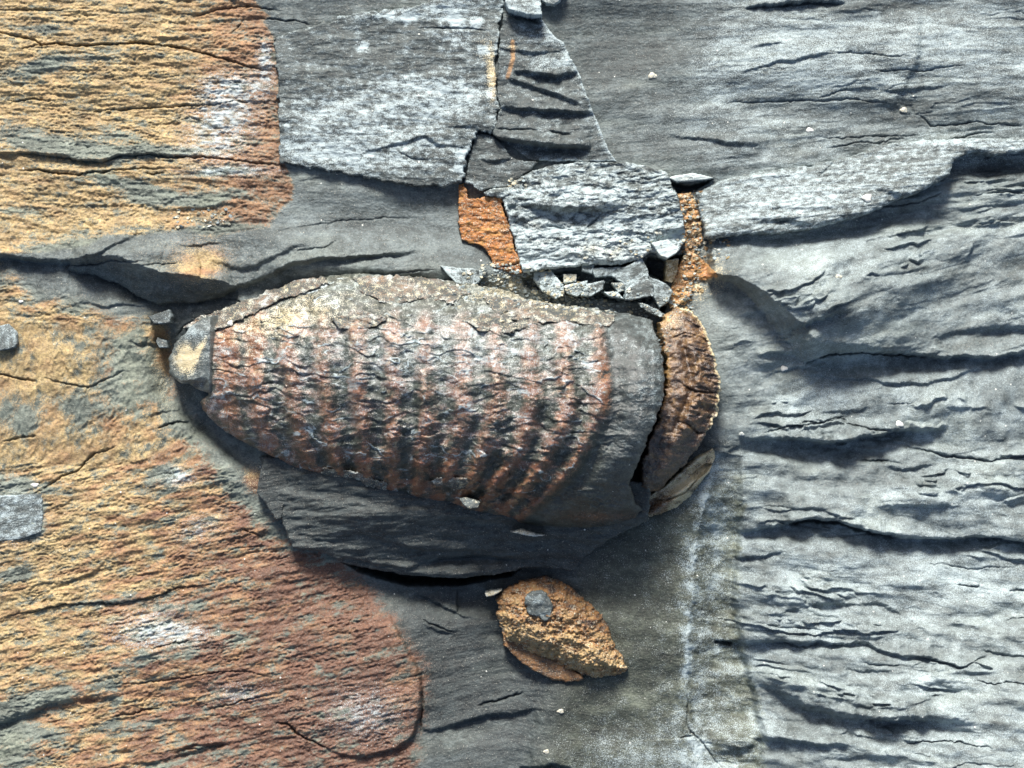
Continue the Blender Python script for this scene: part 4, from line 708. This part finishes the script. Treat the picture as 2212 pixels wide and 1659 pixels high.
dg = bpy.context.evaluated_depsgraph_get()
def surf(px, py):
    hit, loc, *_ = SC.ray_cast(dg, ((px - CX) / U, (CY - py) / U, 30), (0, 0, -1)); return loc.z * U if hit else float(baseH(np.array([px]), np.array([py]))[0])
for gx_, gy_, r, lab in grains:
    r = r * 0.8
    z0 = surf(gx_, gy_)
    rs = np.random.RandomState(int(gx_)); nu, nv = 16, 10
    rx, ry, rz = r * (0.95 + 0.4 * rs.rand()), r * (0.65 + 0.3 * rs.rand()), r * 0.45
    th = np.linspace(0, 2 * np.pi, nu, endpoint=False); vs = []; fs = []
    for j in range(nv + 1):
        ph = np.pi * j / nv
        for t_ in th:
            k = 1 + 0.16 * math.sin(3 * t_ + gx_) * math.sin(ph) + 0.08 * math.sin(5 * t_ + gy_)
            vs.append((rx * k * math.sin(ph) * math.cos(t_) / U, ry * k * math.sin(ph) * math.sin(t_) / U, rz * math.cos(ph) / U))
    for j in range(nv):
        for i in range(nu): fs.append((j * nu + i, (j + 1) * nu + i, (j + 1) * nu + (i + 1) % nu, j * nu + (i + 1) % nu))
    me = bpy.data.meshes.new('pale_grain'); me.from_pydata(vs, [], fs); me.update()
    for p in me.polygons: p.use_smooth = True
    yel = 'yellow' in lab or 'tan' in lab or 'olive' in lab; gr_ = 'olive' in lab or 'bead' in lab
    n = len(vs)
    a = me.attributes.new('mask', 'FLOAT_COLOR', 'POINT'); a.data.foreach_set('color', np.tile(np.array([0.0, 0.1, 0.35 if gr_ or yel else 1.5, 0.8], np.float32), n))
    a = me.attributes.new('cream', 'FLOAT', 'POINT'); a.data.foreach_set('value', np.full(n, 0.55 if yel else 0.15, np.float32))
    me.materials.append(M_grain)
    o = bpy.data.objects.new('pale_grain', me); COL.objects.link(o)
    o.location = ((gx_ - CX) / U, (CY - gy_) / U, (z0 + rz * 0.35) / U)
    tag(o, lab, 'grain', GG)

# crumbled grit packed round the loose chips
rs = np.random.RandomState(5); vs = []; fs = []; mk = []
zones = [((1130, 640), (160, 34), 420), ((1290, 640), (150, 26), 380), ((1080, 608), (40, 26), 150), ((1495, 520), (22, 110), 260), ((1470, 650), (26, 30), 120), ((1230, 600), (130, 14), 120), ((1520, 540), (60, 22), 110), ((1425, 710), (16, 26), 40), ((1120, 398), (22, 12), 40), ((440, 470), (70, 22), 70), ((1340, 530), (90, 30), 90)]
for (zx, zy), (wx, wy), n in zones:
    for _ in range(n):
        px = zx + rs.uniform(-1, 1) * wx; py = zy + rs.uniform(-1, 1) * wy + (0.11 * (px - 1200) if 1000 < px < 1440 and zy > 590 else 0); r = 1.6 + 4.2 * rs.rand() ** 2.5
        z = surf(px, py) + 0.25 * r
        k = len(vs); m = 5; a0 = rs.rand() * 6.28; tl = rs.uniform(-0.6, 0.6, 2)
        el = rs.uniform(0.4, 0.9); rot = rs.uniform(-0.5, 0.5)
        ring = []
        for i in range(m):
            q = a0 + i * 6.283 / m; rr = r * rs.uniform(0.7, 1.2); ring.append((rr * math.cos(q), rr * el * math.sin(q)))
        for top_ in (1, -1):
            for (u, v_) in ring:
                uu = u * math.cos(rot) - v_ * math.sin(rot); vv_ = u * math.sin(rot) + v_ * math.cos(rot)
                f_ = 0.8 if top_ > 0 else 1.1
                vs.append(((px + uu * f_ - CX) / U, (CY - py + vv_ * f_) / U, (z + top_ * 0.3 * r + tl[0] * uu + tl[1] * vv_) / U))
        fs.append(tuple(range(k, k + m))); fs.append(tuple(range(k + 2 * m - 1, k + m - 1, -1)))
        for i in range(m): fs.append((k + i, k + m + i, k + m + (i + 1) % m, k + (i + 1) % m))
        c = (0.0, 0.1, 0.25 + 0.5 * rs.rand(), 0.25 + 0.5 * rs.rand(), 0.1 + 0.9 * (rs.rand() < 0.45) + 0.0)
        if px > 1455 and rs.rand() < 0.45: c = (1.2, 0.4 * rs.rand(), 0.0, 0.3, 0.2)
        mk += [c] * (2 * m)
me = bpy.data.meshes.new('crevice_grit'); me.from_pydata(vs, [], fs); me.update()
mk = np.array(mk, np.float32)
a = me.attributes.new('mask', 'FLOAT_COLOR', 'POINT'); a.data.foreach_set('color', mk[:, :4].ravel())
a = me.attributes.new('cream', 'FLOAT', 'POINT'); a.data.foreach_set('value', mk[:, 4].copy())
me.materials.append(M_slab)
o = bpy.data.objects.new('crevice_grit', me); COL.objects.link(o)
o['kind'] = 'stuff'; tag(o, 'crumbly cream and grey grit filling the crevice above the fossil', 'grit')
